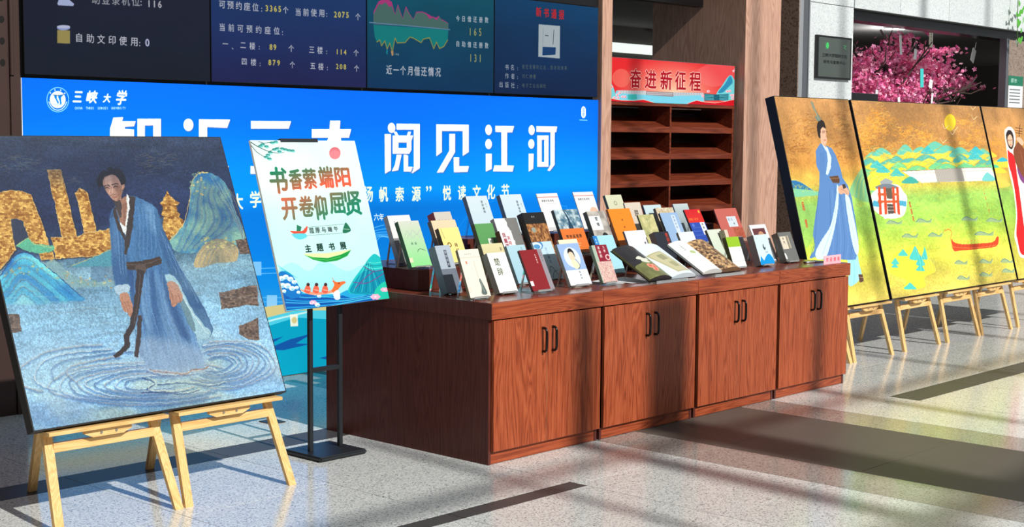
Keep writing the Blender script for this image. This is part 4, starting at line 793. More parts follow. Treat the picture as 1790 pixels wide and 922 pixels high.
    p.poly([(92, 262), (112, 250), (150, 400), (166, 440), (162, 520), (118, 532), (104, 480), (98, 400)], (50, 88, 134), .8, sm=True, blur=4)
    for pts, c, a_ in (([(160, 470), (190, 480), (188, 640), (215, 800), (200, 760), (180, 600)], (38, 68, 116), .8), ([(240, 470), (262, 480), (280, 640), (300, 780), (262, 700), (246, 560)], (44, 80, 130), .65), ([(285, 440), (310, 520), (370, 660), (400, 740), (350, 700), (300, 560)], (40, 72, 120), .75), ([(215, 300), (262, 320), (275, 400), (230, 420), (212, 380)], (54, 98, 148), .6), ([(225, 210), (262, 230), (285, 300), (262, 330), (236, 270)], (112, 156, 196), .6), ([(205, 500), (235, 490), (246, 620), (250, 700), (216, 640)], (120, 158, 196), .5), ([(262, 480), (285, 500), (330, 640), (360, 740), (310, 690)], (118, 154, 192), .5), ([(100, 270), (112, 262), (128, 340), (118, 420), (102, 360)], (96, 138, 182), .5)): p.poly(pts, c, a_, sm=True, blur=8)
    p.poly([(112, 530), (160, 520), (168, 546), (124, 562)], (158, 184, 202), sm=True)
    for k in range(16):
        x = 175 + k * 9; p.line([(x, 470), (x + 6 + k * .6, 600), (x + 14 + k * 4, 720), (x + 22 + k * 6.5, 845)], 4 if k % 2 else 2.5, ((48, 86, 136), (116, 154, 190), (66, 108, 156))[k % 3], .5, sm=True, blur=1)
    for k in range(11): p.line([(190 + k * 8, 215 + k * 4), (200 + k * 7, 300), (196 + k * 8, 370), (200 + k * 7, 420 - k * 1.5)], 3, ((50, 92, 142), (112, 154, 192))[k % 2], .45, sm=True, blur=1)
    for k in range(6): p.line([(112 + k * 7, 285 + k * 10), (120 + k * 6, 380), (128 + k * 5, 480)], 3, ((54, 92, 140), (104, 146, 182))[k % 2], .6, sm=True)
    p.poly([(190, 740), (300, 730), (440, 770), (470, 832), (440, 860), (330, 880), (235, 860)], (150, 172, 196), .5, sm=True, blur=14)
    p.line([(245, 846), (270, 856), (330, 862), (380, 866), (410, 850), (452, 846), (470, 835)], 3, (140, 100, 90), sm=True); p.line([(250, 850), (300, 852), (360, 862), (440, 848)], 1.6, (226, 186, 150), sm=True)
    # broad right sleeve
    sl = [(262, 232), (285, 262), (296, 310), (330, 380), (350, 440), (400, 520), (440, 590), (470, 650), (485, 695), (476, 722), (452, 733), (430, 724), (408, 700), (372, 610), (345, 540), (312, 500), (300, 470), (290, 400), (272, 330)]
    p.poly(sl, RB * .9, sm=True); p.poly([(285, 300), (330, 390), (395, 520), (450, 610), (400, 600), (340, 480), (296, 400)], (42, 78, 126), .6, sm=True, blur=6); p.line(sl[2:10], 3, (38, 66, 108), .7, sm=True)
    p.poly([(304, 484), (330, 486), (350, 505), (378, 560), (412, 625), (455, 680), (478, 700), (474, 724), (450, 732), (428, 722), (405, 690), (370, 605), (340, 532), (312, 512)], (146, 184, 200), sm=True)
    p.poly([(340, 540), (372, 575), (405, 640), (420, 700), (395, 680), (362, 600)], (88, 120, 134), .8, sm=True); p.line([(350, 520), (395, 610), (450, 690), (470, 712)], 2, (222, 232, 226), sm=True)
    for k in range(6): p.line([(280 + k * 7, 300 + k * 14), (300 + k * 12, 380 + k * 14), (330 + k * 20, 460 + k * 26)], 3, ((62, 104, 152), (122, 162, 196))[k % 2], .6, sm=True)
    # hands
    sk, skd = (172, 126, 106), (112, 76, 66)
    p.poly([(130, 562), (158, 554), (172, 582), (180, 612), (178, 640), (168, 646), (158, 630), (146, 626), (136, 600)], sk, sm=True)
    for pts in ([(148, 590), (158, 612), (160, 636)], [(158, 585), (168, 610), (170, 640)], [(138, 588), (144, 606), (150, 622)]): p.line(pts, 1.8, skd, .8, sm=True)
    p.poly([(312, 516), (338, 510), (356, 532), (370, 566), (368, 586), (352, 592), (346, 602), (332, 608), (326, 590), (318, 560)], sk, sm=True)
    for pts in ([(330, 560), (334, 585), (332, 604)], [(342, 560), (348, 585), (346, 600)], [(352, 555), (360, 575), (362, 590)], [(320, 540), (326, 562), (326, 582)]): p.line(pts, 2, skd, .85, sm=True)
    # collar, neck
    p.poly([(120, 205), (158, 178), (166, 196), (158, 262), (150, 330), (140, 306), (122, 250), (112, 222)], (150, 112, 96)); p.poly([(140, 215), (156, 205), (150, 290), (146, 300)], (112, 78, 68), .5)
    p.poly([(156, 172), (166, 182), (168, 220), (160, 290), (154, 336), (140, 312), (128, 282), (150, 300), (158, 240)], (214, 222, 224))
    p.poly([(164, 180), (190, 186), (186, 230), (178, 300), (168, 360), (156, 408), (146, 405), (149, 350), (158, 290), (167, 220)], (58, 52, 54)); p.poly([(104, 222), (114, 226), (126, 280), (150, 335), (149, 352), (122, 306), (106, 262)], (60, 54, 56))
    p.line([(98, 268), (108, 226)], 3, (44, 60, 96))
    # belt, sash
    p.poly([(152, 436), (200, 434), (284, 414), (292, 440), (230, 462), (160, 466)], (62, 52, 50)); p.line([(156, 446), (220, 446), (288, 424)], 1.5, (120, 104, 92)); p.line([(158, 458), (230, 456)], 1.2, (30, 24, 24))
    p.poly([(192, 446), (224, 444), (230, 470), (205, 480), (190, 465)], (84, 72, 68), sm=True)
    p.poly([(196, 462), (224, 468), (216, 530), (206, 600), (196, 650), (184, 690), (166, 722), (168, 764), (150, 780), (112, 806), (104, 794), (146, 758), (144, 716), (166, 682), (180, 618), (190, 540)], (54, 48, 52))
    p.poly([(200, 640), (214, 640), (212, 720), (200, 802), (184, 800), (192, 720)], (60, 54, 58)); p.line([(208, 480), (200, 580), (184, 670)], 1.6, (110, 98, 98), sm=True)
    # head
    p.crop(*L1)
    p.poly([(556, 330), (566, 290), (580, 268), (600, 252), (612, 262), (622, 238), (640, 236), (650, 246), (684, 246), (706, 268), (720, 305), (722, 345), (712, 372), (696, 350), (684, 310), (655, 290), (620, 292), (596, 312), (592, 350), (575, 345), (560, 352)], (26, 26, 32), sm=True)
    for pts in ([(620, 250), (600, 236), (590, 226)], [(640, 245), (650, 225), (680, 218)], [(660, 246), (690, 232), (712, 236)], [(570, 300), (552, 310), (545, 330)], [(580, 340), (566, 362), (572, 380)], [(715, 340), (722, 365), (714, 380)]): p.line(pts, 4, (26, 26, 32), .9, sm=True, w2=1)
    p.poly([(592, 306), (612, 292), (640, 284), (664, 290), (684, 312), (698, 340), (706, 372), (700, 402), (692, 430), (668, 438), (650, 426), (632, 408), (612, 378), (596, 345)], (172, 132, 114), sm=True); p.poly([(604, 300), (640, 292), (650, 340), (644, 400), (616, 370)], (206, 168, 148), .7, sm=True, blur=4); p.poly([(600, 350), (630, 350), (626, 366), (604, 366)], (120, 86, 74), .35, sm=True, blur=2); p.poly([(648, 340), (684, 338), (682, 358), (652, 360)], (116, 82, 70), .35, sm=True, blur=2)
    p.poly([(660, 350), (698, 345), (706, 376), (698, 410), (690, 432), (668, 436), (680, 400)], (112, 78, 66), .6, sm=True, blur=4); p.poly([(700, 342), (714, 336), (719, 352), (712, 368), (702, 370)], (176, 132, 112), sm=True)
    for pts, w_ in (([(600, 350), (615, 343), (630, 348)], 2.8), ([(645, 343), (662, 333), (682, 334)], 2.8)): p.line(pts, w_, (40, 30, 32), sm=True)
    for pts in ([(606, 360), (616, 356), (628, 360)], [(650, 354), (662, 348), (676, 350)]): p.line(pts, 2.6, (34, 24, 26), sm=True)
    p.line([(638, 350), (636, 372), (640, 386), (652, 386)], 2, (124, 84, 74), sm=True); p.poly([(640, 350), (648, 350), (654, 384), (644, 388)], (206, 168, 146), .6)
    p.line([(634, 401), (648, 396), (664, 397), (677, 396)], 1.8, (74, 56, 54), .8, sm=True); p.line([(645, 408), (658, 412), (672, 407)], 3, (136, 76, 72), sm=True); p.line([(612, 320), (640, 314), (668, 318)], 1.4, (140, 100, 86), .6, sm=True)
    p.poly([(650, 428), (668, 436), (690, 428), (700, 460), (698, 500), (690, 530), (680, 505), (664, 470)], (52, 48, 54), .9, sm=True)
    for k in range(5): p.line([(660 + k * 8, 434), (672 + k * 6, 480), (684 + k * 3, 528)], 1.8, (90, 82, 84), .6, sm=True)
    for x, y, rx, ry, c, a_ in ((.30, .60, .16, .05, (176, 198, 206), .4), (.75, .56, .14, .04, (150, 176, 184), .35), (.12, .80, .14, .09, (170, 196, 204), .35), (.62, .93, .14, .04, (196, 206, 176), .5), (.9, .93, .12, .06, (150, 176, 214), .35), (.1, .95, .12, .05, (96, 130, 190), .4), (.35, .70, .2, .05, (88, 124, 160), .3), (.45, .12, .3, .06, (30, 42, 74), .5), (.9, .3, .1, .12, (30, 44, 84), .35)):
        p.c = None; p.ell(x, y, rx, ry, c, a_ * .8, blur=34) if .2 > 0 and not (.22 < x < .6 and y < .75 and y > .2) else None
    p.warp(2.2, 90, 5); p.blurall(1); p.mul(p.noise(360, 360, 1, 21), .05)
    return p.material('blue_painting', 0.45, spec=0.3, bump=.2, gain=.9)

def golden_bg(p, seed):
    p.vgrad([(0, (172, 126, 76)), (.18, (180, 130, 72)), (.32, (204, 144, 66)), (.42, (212, 180, 76)), (.5, (146, 190, 88)), (.62, (150, 196, 78)), (.72, (176, 202, 70)), (.82, (216, 212, 76)), (1, (206, 186, 88))])
    p.mul(p.noise(4, 8, 4, seed), .07); p.mul(p.noise(140, 140, 2, seed + 1), .04)
def cloud(p, rs, cx, cy, w_, h_, n_, cols, r0=9):
    for _ in range(n_):
        x, y = cx + rs.randn() * w_ * .42, cy + rs.randn() * h_ * .42; r = r0 * (.5 + rs.rand()); t = np.linspace(0, 4.6, 12) + rs.rand() * 6
        rr = r * (1 - np.linspace(0, .75, 12)); p.line(np.c_[x + rr * np.cos(t) * 1.5, y + rr * np.sin(t)], 1.6, cols[rs.randint(len(cols))], .75)
def man_painting():
    p = Pic(560, 800, ((1353.4, 168.8), (1482.2, 175.1), (1554.5, 523.4), (1429.3, 543.0)))
    golden_bg(p, 31); rs = np.random.RandomState(8); p.crop(1320, 150, 2.304); cc = ((150, 90, 34), (222, 168, 86), (190, 128, 56), (120, 74, 30))
    for a in ((190, 190, 70, 70, 70), (160, 240, 80, 40, 50), (215, 150, 40, 40, 26), (160, 300, 60, 30, 24), (350, 170, 50, 120, 80), (360, 260, 60, 40, 30), (100, 350, 60, 30, 10)): cloud(p, rs, *a, cc)
    p.poly([(60, 400), (125, 386), (160, 380), (200, 398), (240, 428), (200, 434), (130, 446), (70, 446)], (40, 110, 160), sm=True); p.poly([(80, 430), (150, 415), (240, 424), (260, 440), (90, 452)], (120, 190, 150), sm=True); p.line([(100, 398), (125, 386), (160, 380), (200, 398), (240, 428)], 2, (230, 210, 120), sm=True)
    p.poly([(380, 430), (395, 385), (420, 345), (440, 330), (470, 420), (480, 470), (420, 460)], (132, 190, 130), sm=True)
    for k in range(6): p.line([(395 + k * 10, 450), (405 + k * 8, 400 - k * 4), (422 + k * 6, 350 + k * 8)], 2.4, ((226, 206, 80), (60, 160, 150))[k % 2], .8, sm=True)
    for a in ((180, 410, 100, 16, 26), (205, 455, 24, 12, 8), (410, 480, 40, 14, 16)): cloud(p, rs, *a, ((224, 206, 84), (200, 196, 90), (120, 160, 70)), 6)
    p.poly([(150, 500), (240, 480), (238, 560), (220, 640), (170, 640)], (120, 180, 110), .35, sm=True)
    for x, y, ch in ((193, 486, '屈'), (206, 556, '原')): q = p.m([(x, y)])[0]; p.char(ch, q[0], q[1], 30, (196, 72, 40), bold=1.5, box=True, ax=.5)
    # figure
    b, bd, bl = (84, 126, 182), (50, 84, 140), (124, 164, 210)
    p.poly([(370, 676), (408, 676), (418, 716), (428, 762), (410, 792), (384, 808), (374, 790), (376, 740)], (150, 212, 218), sm=True); p.line([(392, 690), (400, 740), (396, 800)], 2, (90, 170, 190), sm=True); p.line([(405, 690), (415, 740), (412, 786)], 2, (196, 236, 236), sm=True)
    p.poly([(415, 760), (432, 760), (437, 788), (420, 792)], (84, 58, 44)); p.line([(418, 772), (434, 772)], 1.6, (190, 150, 120))
    p.poly([(262, 232), (285, 240), (308, 252), (322, 275), (335, 310), (346, 345), (352, 372), (372, 400), (388, 450), (400, 520), (415, 620), (414, 668), (404, 700), (372, 702), (345, 700), (300, 700), (262, 700), (238, 690), (222, 697), (219, 690), (236, 664), (240, 640), (232, 600), (238, 550), (250, 470), (258, 400), (258, 350), (246, 320), (243, 262)], b)
    for k in range(8): p.line([(300 + k * 10, 420), (302 + k * 12, 520), (300 + k * 15, 620), (298 + k * 14, 698)], 2.5, (bd, bl)[k % 2], .6, sm=True)
    p.line([(256, 420), (246, 520), (240, 620), (222, 692)], 2.4, bd, .8, sm=True); p.line([(312, 380), (330, 470), (300, 560)], 2, bd, .8, sm=True)
    for k in range(3): p.line([(262 + k * 6, 270), (262 + k * 7, 320), (268 + k * 6, 360)], 2, bd, .5, sm=True)
    wt = (196, 224, 228)
    p.poly([(330, 398), (336, 420), (332, 500), (318, 580), (300, 650), (284, 690), (262, 700), (246, 694), (243, 670), (268, 620), (300, 570), (318, 500), (326, 440)], wt, sm=True); p.line([(328, 430), (318, 540), (270, 680)], 1.8, (120, 160, 180), sm=True)
    p.poly([(362, 440), (380, 455), (396, 530), (416, 640), (410, 682), (392, 640), (374, 540)], wt, sm=True); p.line([(372, 470), (392, 580), (408, 670)], 1.8, (130, 170, 186), sm=True)
    p.poly([(262, 222), (272, 240), (288, 268), (292, 300), (284, 356), (292, 360), (304, 330), (306, 290), (292, 250), (280, 240)], wt)
    p.poly([(298, 366), (332, 362), (340, 378), (338, 392), (312, 390)], (92, 60, 40)); p.line([(300, 374), (336, 372)], 1.6, (180, 140, 80))
    p.poly([(334, 408), (350, 400), (366, 408), (378, 424), (374, 442), (356, 434), (346, 438), (336, 430)], (206, 160, 132), sm=True); p.line([(345, 415), (362, 424), (370, 436)], 1.6, (130, 84, 66)); p.poly([(350, 398), (362, 396), (366, 410), (354, 416)], (60, 50, 48))
    p.poly([(262, 222), (270, 214), (284, 238), (286, 250), (276, 242)], (196, 150, 124))
    p.poly([(258, 178), (266, 164), (278, 166), (285, 182), (286, 204), (289, 216), (284, 236), (274, 240), (264, 222), (260, 200)], (214, 168, 140), sm=True)
    p.poly([(248, 160), (256, 142), (268, 138), (278, 148), (284, 172), (272, 166), (264, 176), (262, 196), (262, 212), (254, 204), (250, 184)], (34, 26, 26), sm=True)
    for pts in ([(270, 184), (280, 182)], [(284, 184), (289, 186)]): p.line(pts, 2, (40, 28, 26))
    p.line([(282, 190), (287, 204), (282, 206)], 1.4, (150, 100, 80)); p.line([(276, 219), (285, 218)], 2, (150, 70, 60)); p.line([(270, 190), (279, 189)], 1.6, (60, 40, 34))
    p.poly([(222, 66), (228, 62), (234, 72), (246, 104), (264, 132), (262, 142), (248, 142), (240, 124), (250, 120), (232, 90)], (110, 122, 110)); p.line([(226, 66), (256, 136)], 1.6, (190, 190, 150))
    p.warp(1.0, 120, 6); p.blurall(1)
    return p.material('painting_of_man', 0.5, spec=0.3)
def land_painting():
    p = Pic(1150, 800, ((1487.8, 175.4), (1711.8, 186.2), (1777.1, 488.6), (1559.9, 522.6)))
    golden_bg(p, 51); rs = np.random.RandomState(4); p.crop(1480, 160, 2.426)
    gc_ = ((236, 170, 60), (244, 196, 90), (200, 128, 40), (224, 150, 50))
    for x, y, w_, h_, n_ in ((120, 130, 80, 70, 130), (80, 240, 120, 70, 130), (260, 170, 110, 40, 90), (340, 190, 60, 30, 40), (500, 130, 60, 26, 30), (90, 180, 80, 70, 70), (500, 215, 90, 40, 50), (560, 180, 40, 60, 30), (300, 230, 160, 30, 60)): cloud(p, rs, x, y, w_, h_, n_, gc_, 10)
    p.poly([(100, 290), (200, 270), (330, 240), (420, 260), (560, 240), (640, 270), (640, 330), (100, 340)], (232, 180, 70), .55, sm=True)
    # ridges
    for base, amp, cols, y0, sd in ((0, 34, ((60, 186, 196), (240, 208, 70)), 268, 1), (0, 26, ((40, 160, 190), (226, 210, 60)), 300, 5), (0, 26, ((70, 196, 160), (236, 200, 50)), 330, 9)):
        r2 = np.random.RandomState(sd)
        for k in range(9):
            cx = 90 + k * 68 + r2.randn() * 14; w_ = 60 + r2.rand() * 46; h_ = amp * (.6 + r2.rand()); by = y0 + r2.randn() * 6 + (abs(k - 4.2) * 5)
            pts = [(cx - w_, by + 24), (cx - w_ * .5, by - h_ * .4), (cx - w_ * .12, by - h_), (cx + w_ * .25, by - h_ * .75), (cx + w_ * .6, by - h_ * .1), (cx + w_, by + 26)]
            p.poly(pts, cols[1], .75, sm=True, blur=2); p.poly([(cx - w_ * .55, by - h_ * .25), (cx - w_ * .12, by - h_), (cx + w_ * .25, by - h_ * .75), (cx + w_ * .5, by - h_ * .2), (cx + w_ * .1, by - h_ * .4), (cx - w_ * .2, by - h_ * .1)], cols[0], .75, sm=True, blur=1)
            p.line(pts[:-1], 1.5, (190, 130, 30), .8, sm=True)
    p.poly([(-10, 460), (0, 400), (30, 350), (75, 322), (110, 372), (120, 440), (40, 475)], (120, 196, 130), sm=True); p.poly([(70, 400), (110, 340), (160, 330), (215, 350), (250, 390), (120, 420)], (240, 210, 60), sm=True)
    for k in range(7): p.line([(20 + k * 14, 460), (30 + k * 12, 400), (60 + k * 9, 335 + k * 5)], 2.2, ((240, 220, 80), (40, 160, 150))[k % 2], .8, sm=True)
    for x, y in ((125, 305), (150, 325), (210, 340), (340, 245), (545, 245), (540, 270), (270, 370)): p.poly([(x - 26, y + 18), (x - 8, y - 6), (x + 4, y - 12), (x + 20, y + 4), (x + 34, y + 18)], (50, 180, 196), .9, sm=True)
    for _ in range(520):
        x = 60 + rs.rand() * 570; y = 240 + rs.rand() * 150; c = ((246, 222, 90), (54, 176, 186), (206, 150, 40), (110, 190, 130), (240, 236, 150), (30, 130, 160))[rs.randint(6)]
        l = 6 + rs.rand() * 22; sl_ = rs.choice([-1, 1]) * (.4 + rs.rand() * .5); p.line([(x, y), (x + l * .5, y + sl_ * l * .45), (x + l, y + sl_ * l * .7)], 1.6, c, .6, sm=True)
    # dam
    p.poly([(232, 338), (372, 332), (486, 324), (612, 322), (638, 376), (500, 382), (382, 384), (318, 388)], (222, 222, 214)); p.poly([(372, 334), (486, 326), (500, 380), (384, 384)], (164, 158, 150))
    for k in range(16): p.line([(378 + k * 7, 336), (388 + k * 7.2, 382)], 1.2, (216, 214, 206), .9); 
    for k in range(12): p.line([(498 + k * 11, 328), (510 + k * 11, 378)], 1.1, (176, 172, 160), .8)
    p.line([(232, 338), (372, 332), (486, 324), (612, 322)], 2.2, (140, 110, 90)); p.line([(250, 350), (372, 344), (486, 338), (616, 334)], 1.2, (170, 150, 140)); p.poly([(575, 378), (592, 345), (610, 352), (630, 376)], (100, 190, 190), .9, sm=True); p.poly([(232, 388), (262, 362), (285, 366), (300, 388)], (60, 160, 150), .9, sm=True)
    # green plain, wave marks
    for _ in range(900):
        x = 100 + rs.rand() * 570; y = 400 + rs.rand() * 430; c = ((216, 214, 60), (110, 160, 50), (236, 226, 90), (150, 180, 60), (196, 160, 50))[rs.randint(5)]
        p.line([(x, y), (x + 8, y - 3 + rs.randn() * 2), (x + 18, y + rs.randn() * 3)], 1.2, c, .6, sm=True)
    # gate building
    p.poly([(104, 440), (120, 420), (150, 395), (215, 395), (240, 425), (256, 450), (250, 505), (235, 530), (190, 540), (150, 530), (108, 492)], (236, 232, 220), .95, sm=True)
    p.poly([(112, 462), (150, 470), (140, 490), (108, 486)], (70, 160, 190)); p.poly([(220, 462), (252, 466), (252, 488), (222, 484)], (70, 160, 190))
    p.poly([(140, 382), (155, 374), (166, 368), (180, 374), (195, 380), (192, 392), (144, 394)], (150, 158, 160)); p.poly([(120, 404), (150, 392), (185, 392), (214, 402), (210, 412), (126, 414)], (110, 120, 132))
    for x in (137, 160, 196, 214): p.poly([(x - 5, 405), (x + 5, 405), (x + 12, 522), (x + 1, 522)], (206, 70, 36))
    for y in (432, 462): p.poly([(130, y), (218, y), (222, y + 10), (132, y + 10)], (196, 84, 44))
    p.poly([(165, 410), (190, 410), (194, 455), (170, 455)], (96, 84, 70)); p.poly([(170, 478), (196, 478), (202, 520), (176, 520)], (80, 70, 66)); p.line([(172, 490), (198, 490)], 2, (220, 214, 200)); p.line([(174, 504), (200, 504)], 2, (220, 214, 200)); p.poly([(150, 522), (216, 516), (222, 534), (160, 540)], (240, 240, 236))
    for k, ch in enumerate('屈原祠'): q = p.m([(268 + k * 7, 480 + k * 30)])[0]; p.char(ch, q[0], q[1], 24, (190, 70, 40), bold=1.2, box=True, ax=.55)
    for k, ch in enumerate('三峡大坝'): q = p.m([(582 + k * 7, 425 + k * 27)])[0]; p.char(ch, q[0], q[1], 20, (200, 110, 60), bold=.8, box=True, ax=.5)
    # lower left rocks
    p.poly([(182, 740), (200, 690), (240, 670), (290, 652), (330, 672), (352, 710), (378, 760), (330, 790), (330, 830), (240, 842), (250, 800), (190, 776)], (238, 208, 60), .9, sm=True)
    for x, y, w_, h_ in ((238, 686, 20, 16), (205, 722, 16, 16), (290, 690, 24, 34), (312, 720, 18, 26), (268, 828, 26, 16), (312, 750, 18, 16), (330, 690, 12, 30), (204, 740, 14, 10)): p.poly([(x - w_, y + h_ * .6), (x - w_ * .4, y - h_ * .5), (x, y - h_), (x + w_ * .6, y - h_ * .2), (x + w_, y + h_ * .7)], (56, 190, 196), .9, sm=True)
    for k in range(12): p.line([(280 + k * 8, 660 + k * 5), (300 + k * 7, 700 + k * 5), (310 + k * 6, 760)], 1.4, ((60, 120, 130), (236, 236, 190))[k % 2], .7, sm=True)
    # fish
    for x, y, s_ in ((195, 555, 1), (320, 548, 1), (515, 540, 1), (620, 545, 1), (262, 612, 1), (370, 608, .9), (575, 602, 1.2), (480, 725, .8), (490, 790, .8), (585, 720, .8), (675, 718, .8), (585, 776, .8), (680, 760, .8)):
        p.poly([(x - 28 * s_, y + 6), (x - 12 * s_, y - 9), (x + 8 * s_, y - 5), (x + 24 * s_, y + 3), (x + 38 * s_, y - 7), (x + 36 * s_, y + 8), (x + 10 * s_, y + 9)], (146, 170, 130), .9, sm=True); p.line([(x - 28 * s_, y + 6), (x - 10 * s_, y - 8), (x + 24 * s_, y + 3), (x + 40 * s_, y - 9)], 2, (58, 106, 130), .9, sm=True)
    # dragon boat
    p.poly([(444, 625), (456, 640), (490, 648), (560, 645), (620, 638), (636, 616), (644, 620), (634, 656), (560, 668), (490, 674), (452, 674)], (204, 66, 28), sm=True); p.line([(452, 660), (540, 664), (632, 652)], 1.6, (246, 170, 80), sm=True)
    for k in range(11): p.ell(468 + k * 15, 636 - k * .6, 3, 6, (228, 190, 70)); p.line([(468 + k * 15, 642), (462 + k * 15, 664)], 1.2, (110, 50, 20))
    p.line([(450, 660), (440, 625), (445, 598), (430, 585), (416, 592)], 5, (214, 130, 50), sm=True); p.line([(436, 584), (446, 570)], 2.4, (214, 130, 50)); p.line([(418, 582), (408, 600)], 2, (180, 90, 40))
    # sun, birds
    p.ell(438, 131, 24, 36, (246, 204, 30)); p.ell(438, 131, 21, 33, (250, 214, 46))
    for x, y, s_ in ((418, 155, 1), (455, 165, 1.1), (410, 215, 1), (535, 74, .8), (540, 116, .9), (448, 180, .8)): p.line([(x - 14 * s_, y - 18 * s_), (x - 4 * s_, y), (x, y + 2), (x + 14 * s_, y - 12 * s_)], 2.4, (242, 226, 170), sm=True)
    p.warp(1.0, 120, 6); p.blurall(1)
    return p.material('landscape_painting', 0.5, spec=0.3)
def woman_painting():
    p = Pic(560, 800, ((1715.1, 186.4), (1800.3, 190.5), (1862.7, 475.3), (1780.3, 488.1)))
    golden_bg(p, 71); rs = np.random.RandomState(14); p.crop(1700, 180, 2.878)
    cloud(p, rs, 130, 220, 90, 60, 60, ((236, 170, 60), (200, 128, 40), (224, 150, 50)), 12)
    for cx, by, w_, h_, c in ((60, 250, 60, 30, (60, 186, 196)), (150, 300, 70, 26, (50, 170, 190)), (110, 330, 60, 20, (70, 190, 150)), (330, 300, 90, 40, (60, 186, 196))): p.poly([(cx - w_, by + 20), (cx - w_ * .4, by - h_ * .5), (cx, by - h_), (cx + w_ * .5, by - h_ * .3), (cx + w_, by + 22)], (236, 200, 60), sm=True); p.poly([(cx - w_ * .4, by - h_ * .2), (cx, by - h_), (cx + w_ * .4, by - h_ * .3)], c, sm=True)
    p.poly([(90, 360), (180, 400), (180, 420), (100, 425)], (232, 196, 80), .8, sm=True)
    rd, wt = (214, 24, 26), (236, 226, 214)
    p.poly([(160, 150), (170, 126), (188, 120), (206, 134), (216, 170), (214, 215), (212, 250), (228, 300), (300, 340), (330, 560), (330, 780), (262, 782), (236, 770), (222, 720), (210, 670), (214, 620), (218, 560), (208, 460), (196, 400), (182, 340), (172, 250)], wt, sm=True)
    p.poly([(176, 240), (186, 246), (205, 262), (215, 300), (224, 370), (236, 450), (250, 560), (268, 700), (262, 762), (240, 752), (226, 690), (220, 650), (224, 560), (212, 440), (196, 360), (182, 310)], rd, sm=True)
    p.line([(205, 300), (222, 420), (238, 560), (250, 700)], 3, (150, 12, 20), .6, sm=True)
    p.poly([(168, 160), (178, 138), (196, 142), (206, 170), (206, 210), (198, 232), (184, 226), (174, 200)], (40, 28, 28), sm=True); p.poly([(176, 172), (188, 158), (198, 172), (202, 200), (196, 222), (184, 214), (177, 196)], (226, 178, 148), sm=True)
    for x in (182, 194): p.line([(x - 4, 188), (x + 3, 186)], 2.2, (40, 26, 26))
    p.line([(188, 190), (191, 203)], 1.4, (160, 106, 86)); p.line([(186, 211), (194, 211)], 2.4, (176, 40, 44))
    p.poly([(222, 300), (260, 260), (340, 300), (340, 420), (250, 400)], (120, 60, 120), sm=True)
    p.poly([(205, 240), (222, 205), (232, 200), (262, 240), (280, 320), (262, 375), (240, 350), (216, 300)], (124, 66, 36), sm=True); p.line([(232, 205), (234, 150), (238, 112)], 6, (84, 46, 26))
    for y in (125, 138, 150): p.line([(216, y), (250, y + 6)], 3, (70, 38, 22))
    p.line([(240, 240), (262, 340)], 1.4, (210, 180, 130)); p.poly([(220, 180), (236, 172), (256, 196), (250, 214), (236, 204)], (222, 176, 146), sm=True)
    for k, ch in enumerate('昭君'): q = p.m([(300, 450 + k * 40)])[0]; p.char(ch, q[0], q[1], 30, (196, 72, 40), bold=1, box=True, ax=.5)
    p.warp(1.0, 120, 6); p.blurall(1)
    return p.material('painting_of_woman', 0.5, spec=0.3)
# ------------------------------------------------------------------ place the prints
bn = empty('banner', (-0.907, YW - 0.012, 0.0), label='wide blue printed banner with white Chinese headline under the video screens', cat='banner')
sheet('printed_sheet', (0, 0, 0.004), (5.094, 0, 0), (0, 0, 1.916), banner_art(), bn, thick=0.006)
obj('edge_tape', B((-0.004, -0.0005, -0.001, 0.01, 0.0, 1.92)), mat('white_edge', (225, 232, 240), 0.5), bn)
vs_ = empty('video_wall', (-0.90, YW, 1.94), label='row of four dark video screens showing seat counts, above the blue banner', cat='screen')
sm_ = screen_art(); XS = [-0.898, 0.362, 1.653, 2.927, 4.158]
for i in range(4):
    a, b = XS[i] + 0.9, XS[i + 1] + 0.9 - 0.008
    f = obj('screen_module', B((a, b, -0.03, 0.015, 0.0, 0.73)), M['black'], vs_)
    o = sheet('display', (a + 0.002, -0.0308, 0.003), (b - a - 0.004, 0, 0), (0, 0, 0.724), sm_, f)
    u0, u1 = (a + 0.002) / 5.06, (b - 0.002) / 5.06; uv = o.data.uv_layers[0].data
    for k, (u, v) in enumerate(((u0, 0), (u1, 0), (u1, 1), (u0, 1))): uv[k].uv = (u, v)
obj('header_panel', B((0, 5.06, -0.02, 0.015, 0.735, 1.9)), M['black'], vs_)
pb = obj('poster_board', B((-0.0005, 0.7395, 0.0015, 0.012, 0, 0.847)), mat('foam_board', (226, 230, 228), 0.6), ps)
pb.matrix_local = Matrix.Translation((-0.738 + 0.385, 0.627 - 0.77, 0.766)) @ Matrix.Rotation(R(6.7), 4, 'Z') @ Matrix.Rotation(-R(16.4), 4, 'X')
sheet('poster', (0, 0, 0), (0.739, 0, 0), (0, 0, 0.847), poster_art(), pb)
obj('clip', B((0.20, 0.46, -0.003, 0.02, 0.838, 0.856)), M['blackm'], pb)
for x in (-0.097, 0.094):
    bm = bmesh.new(); beam(bm, (x, -0.012, 0.885), (x, -0.048 + (x > 0) * .018, 0.885), 0.03, 0.03); obj('bracket', bm, M['blackm'], ps)

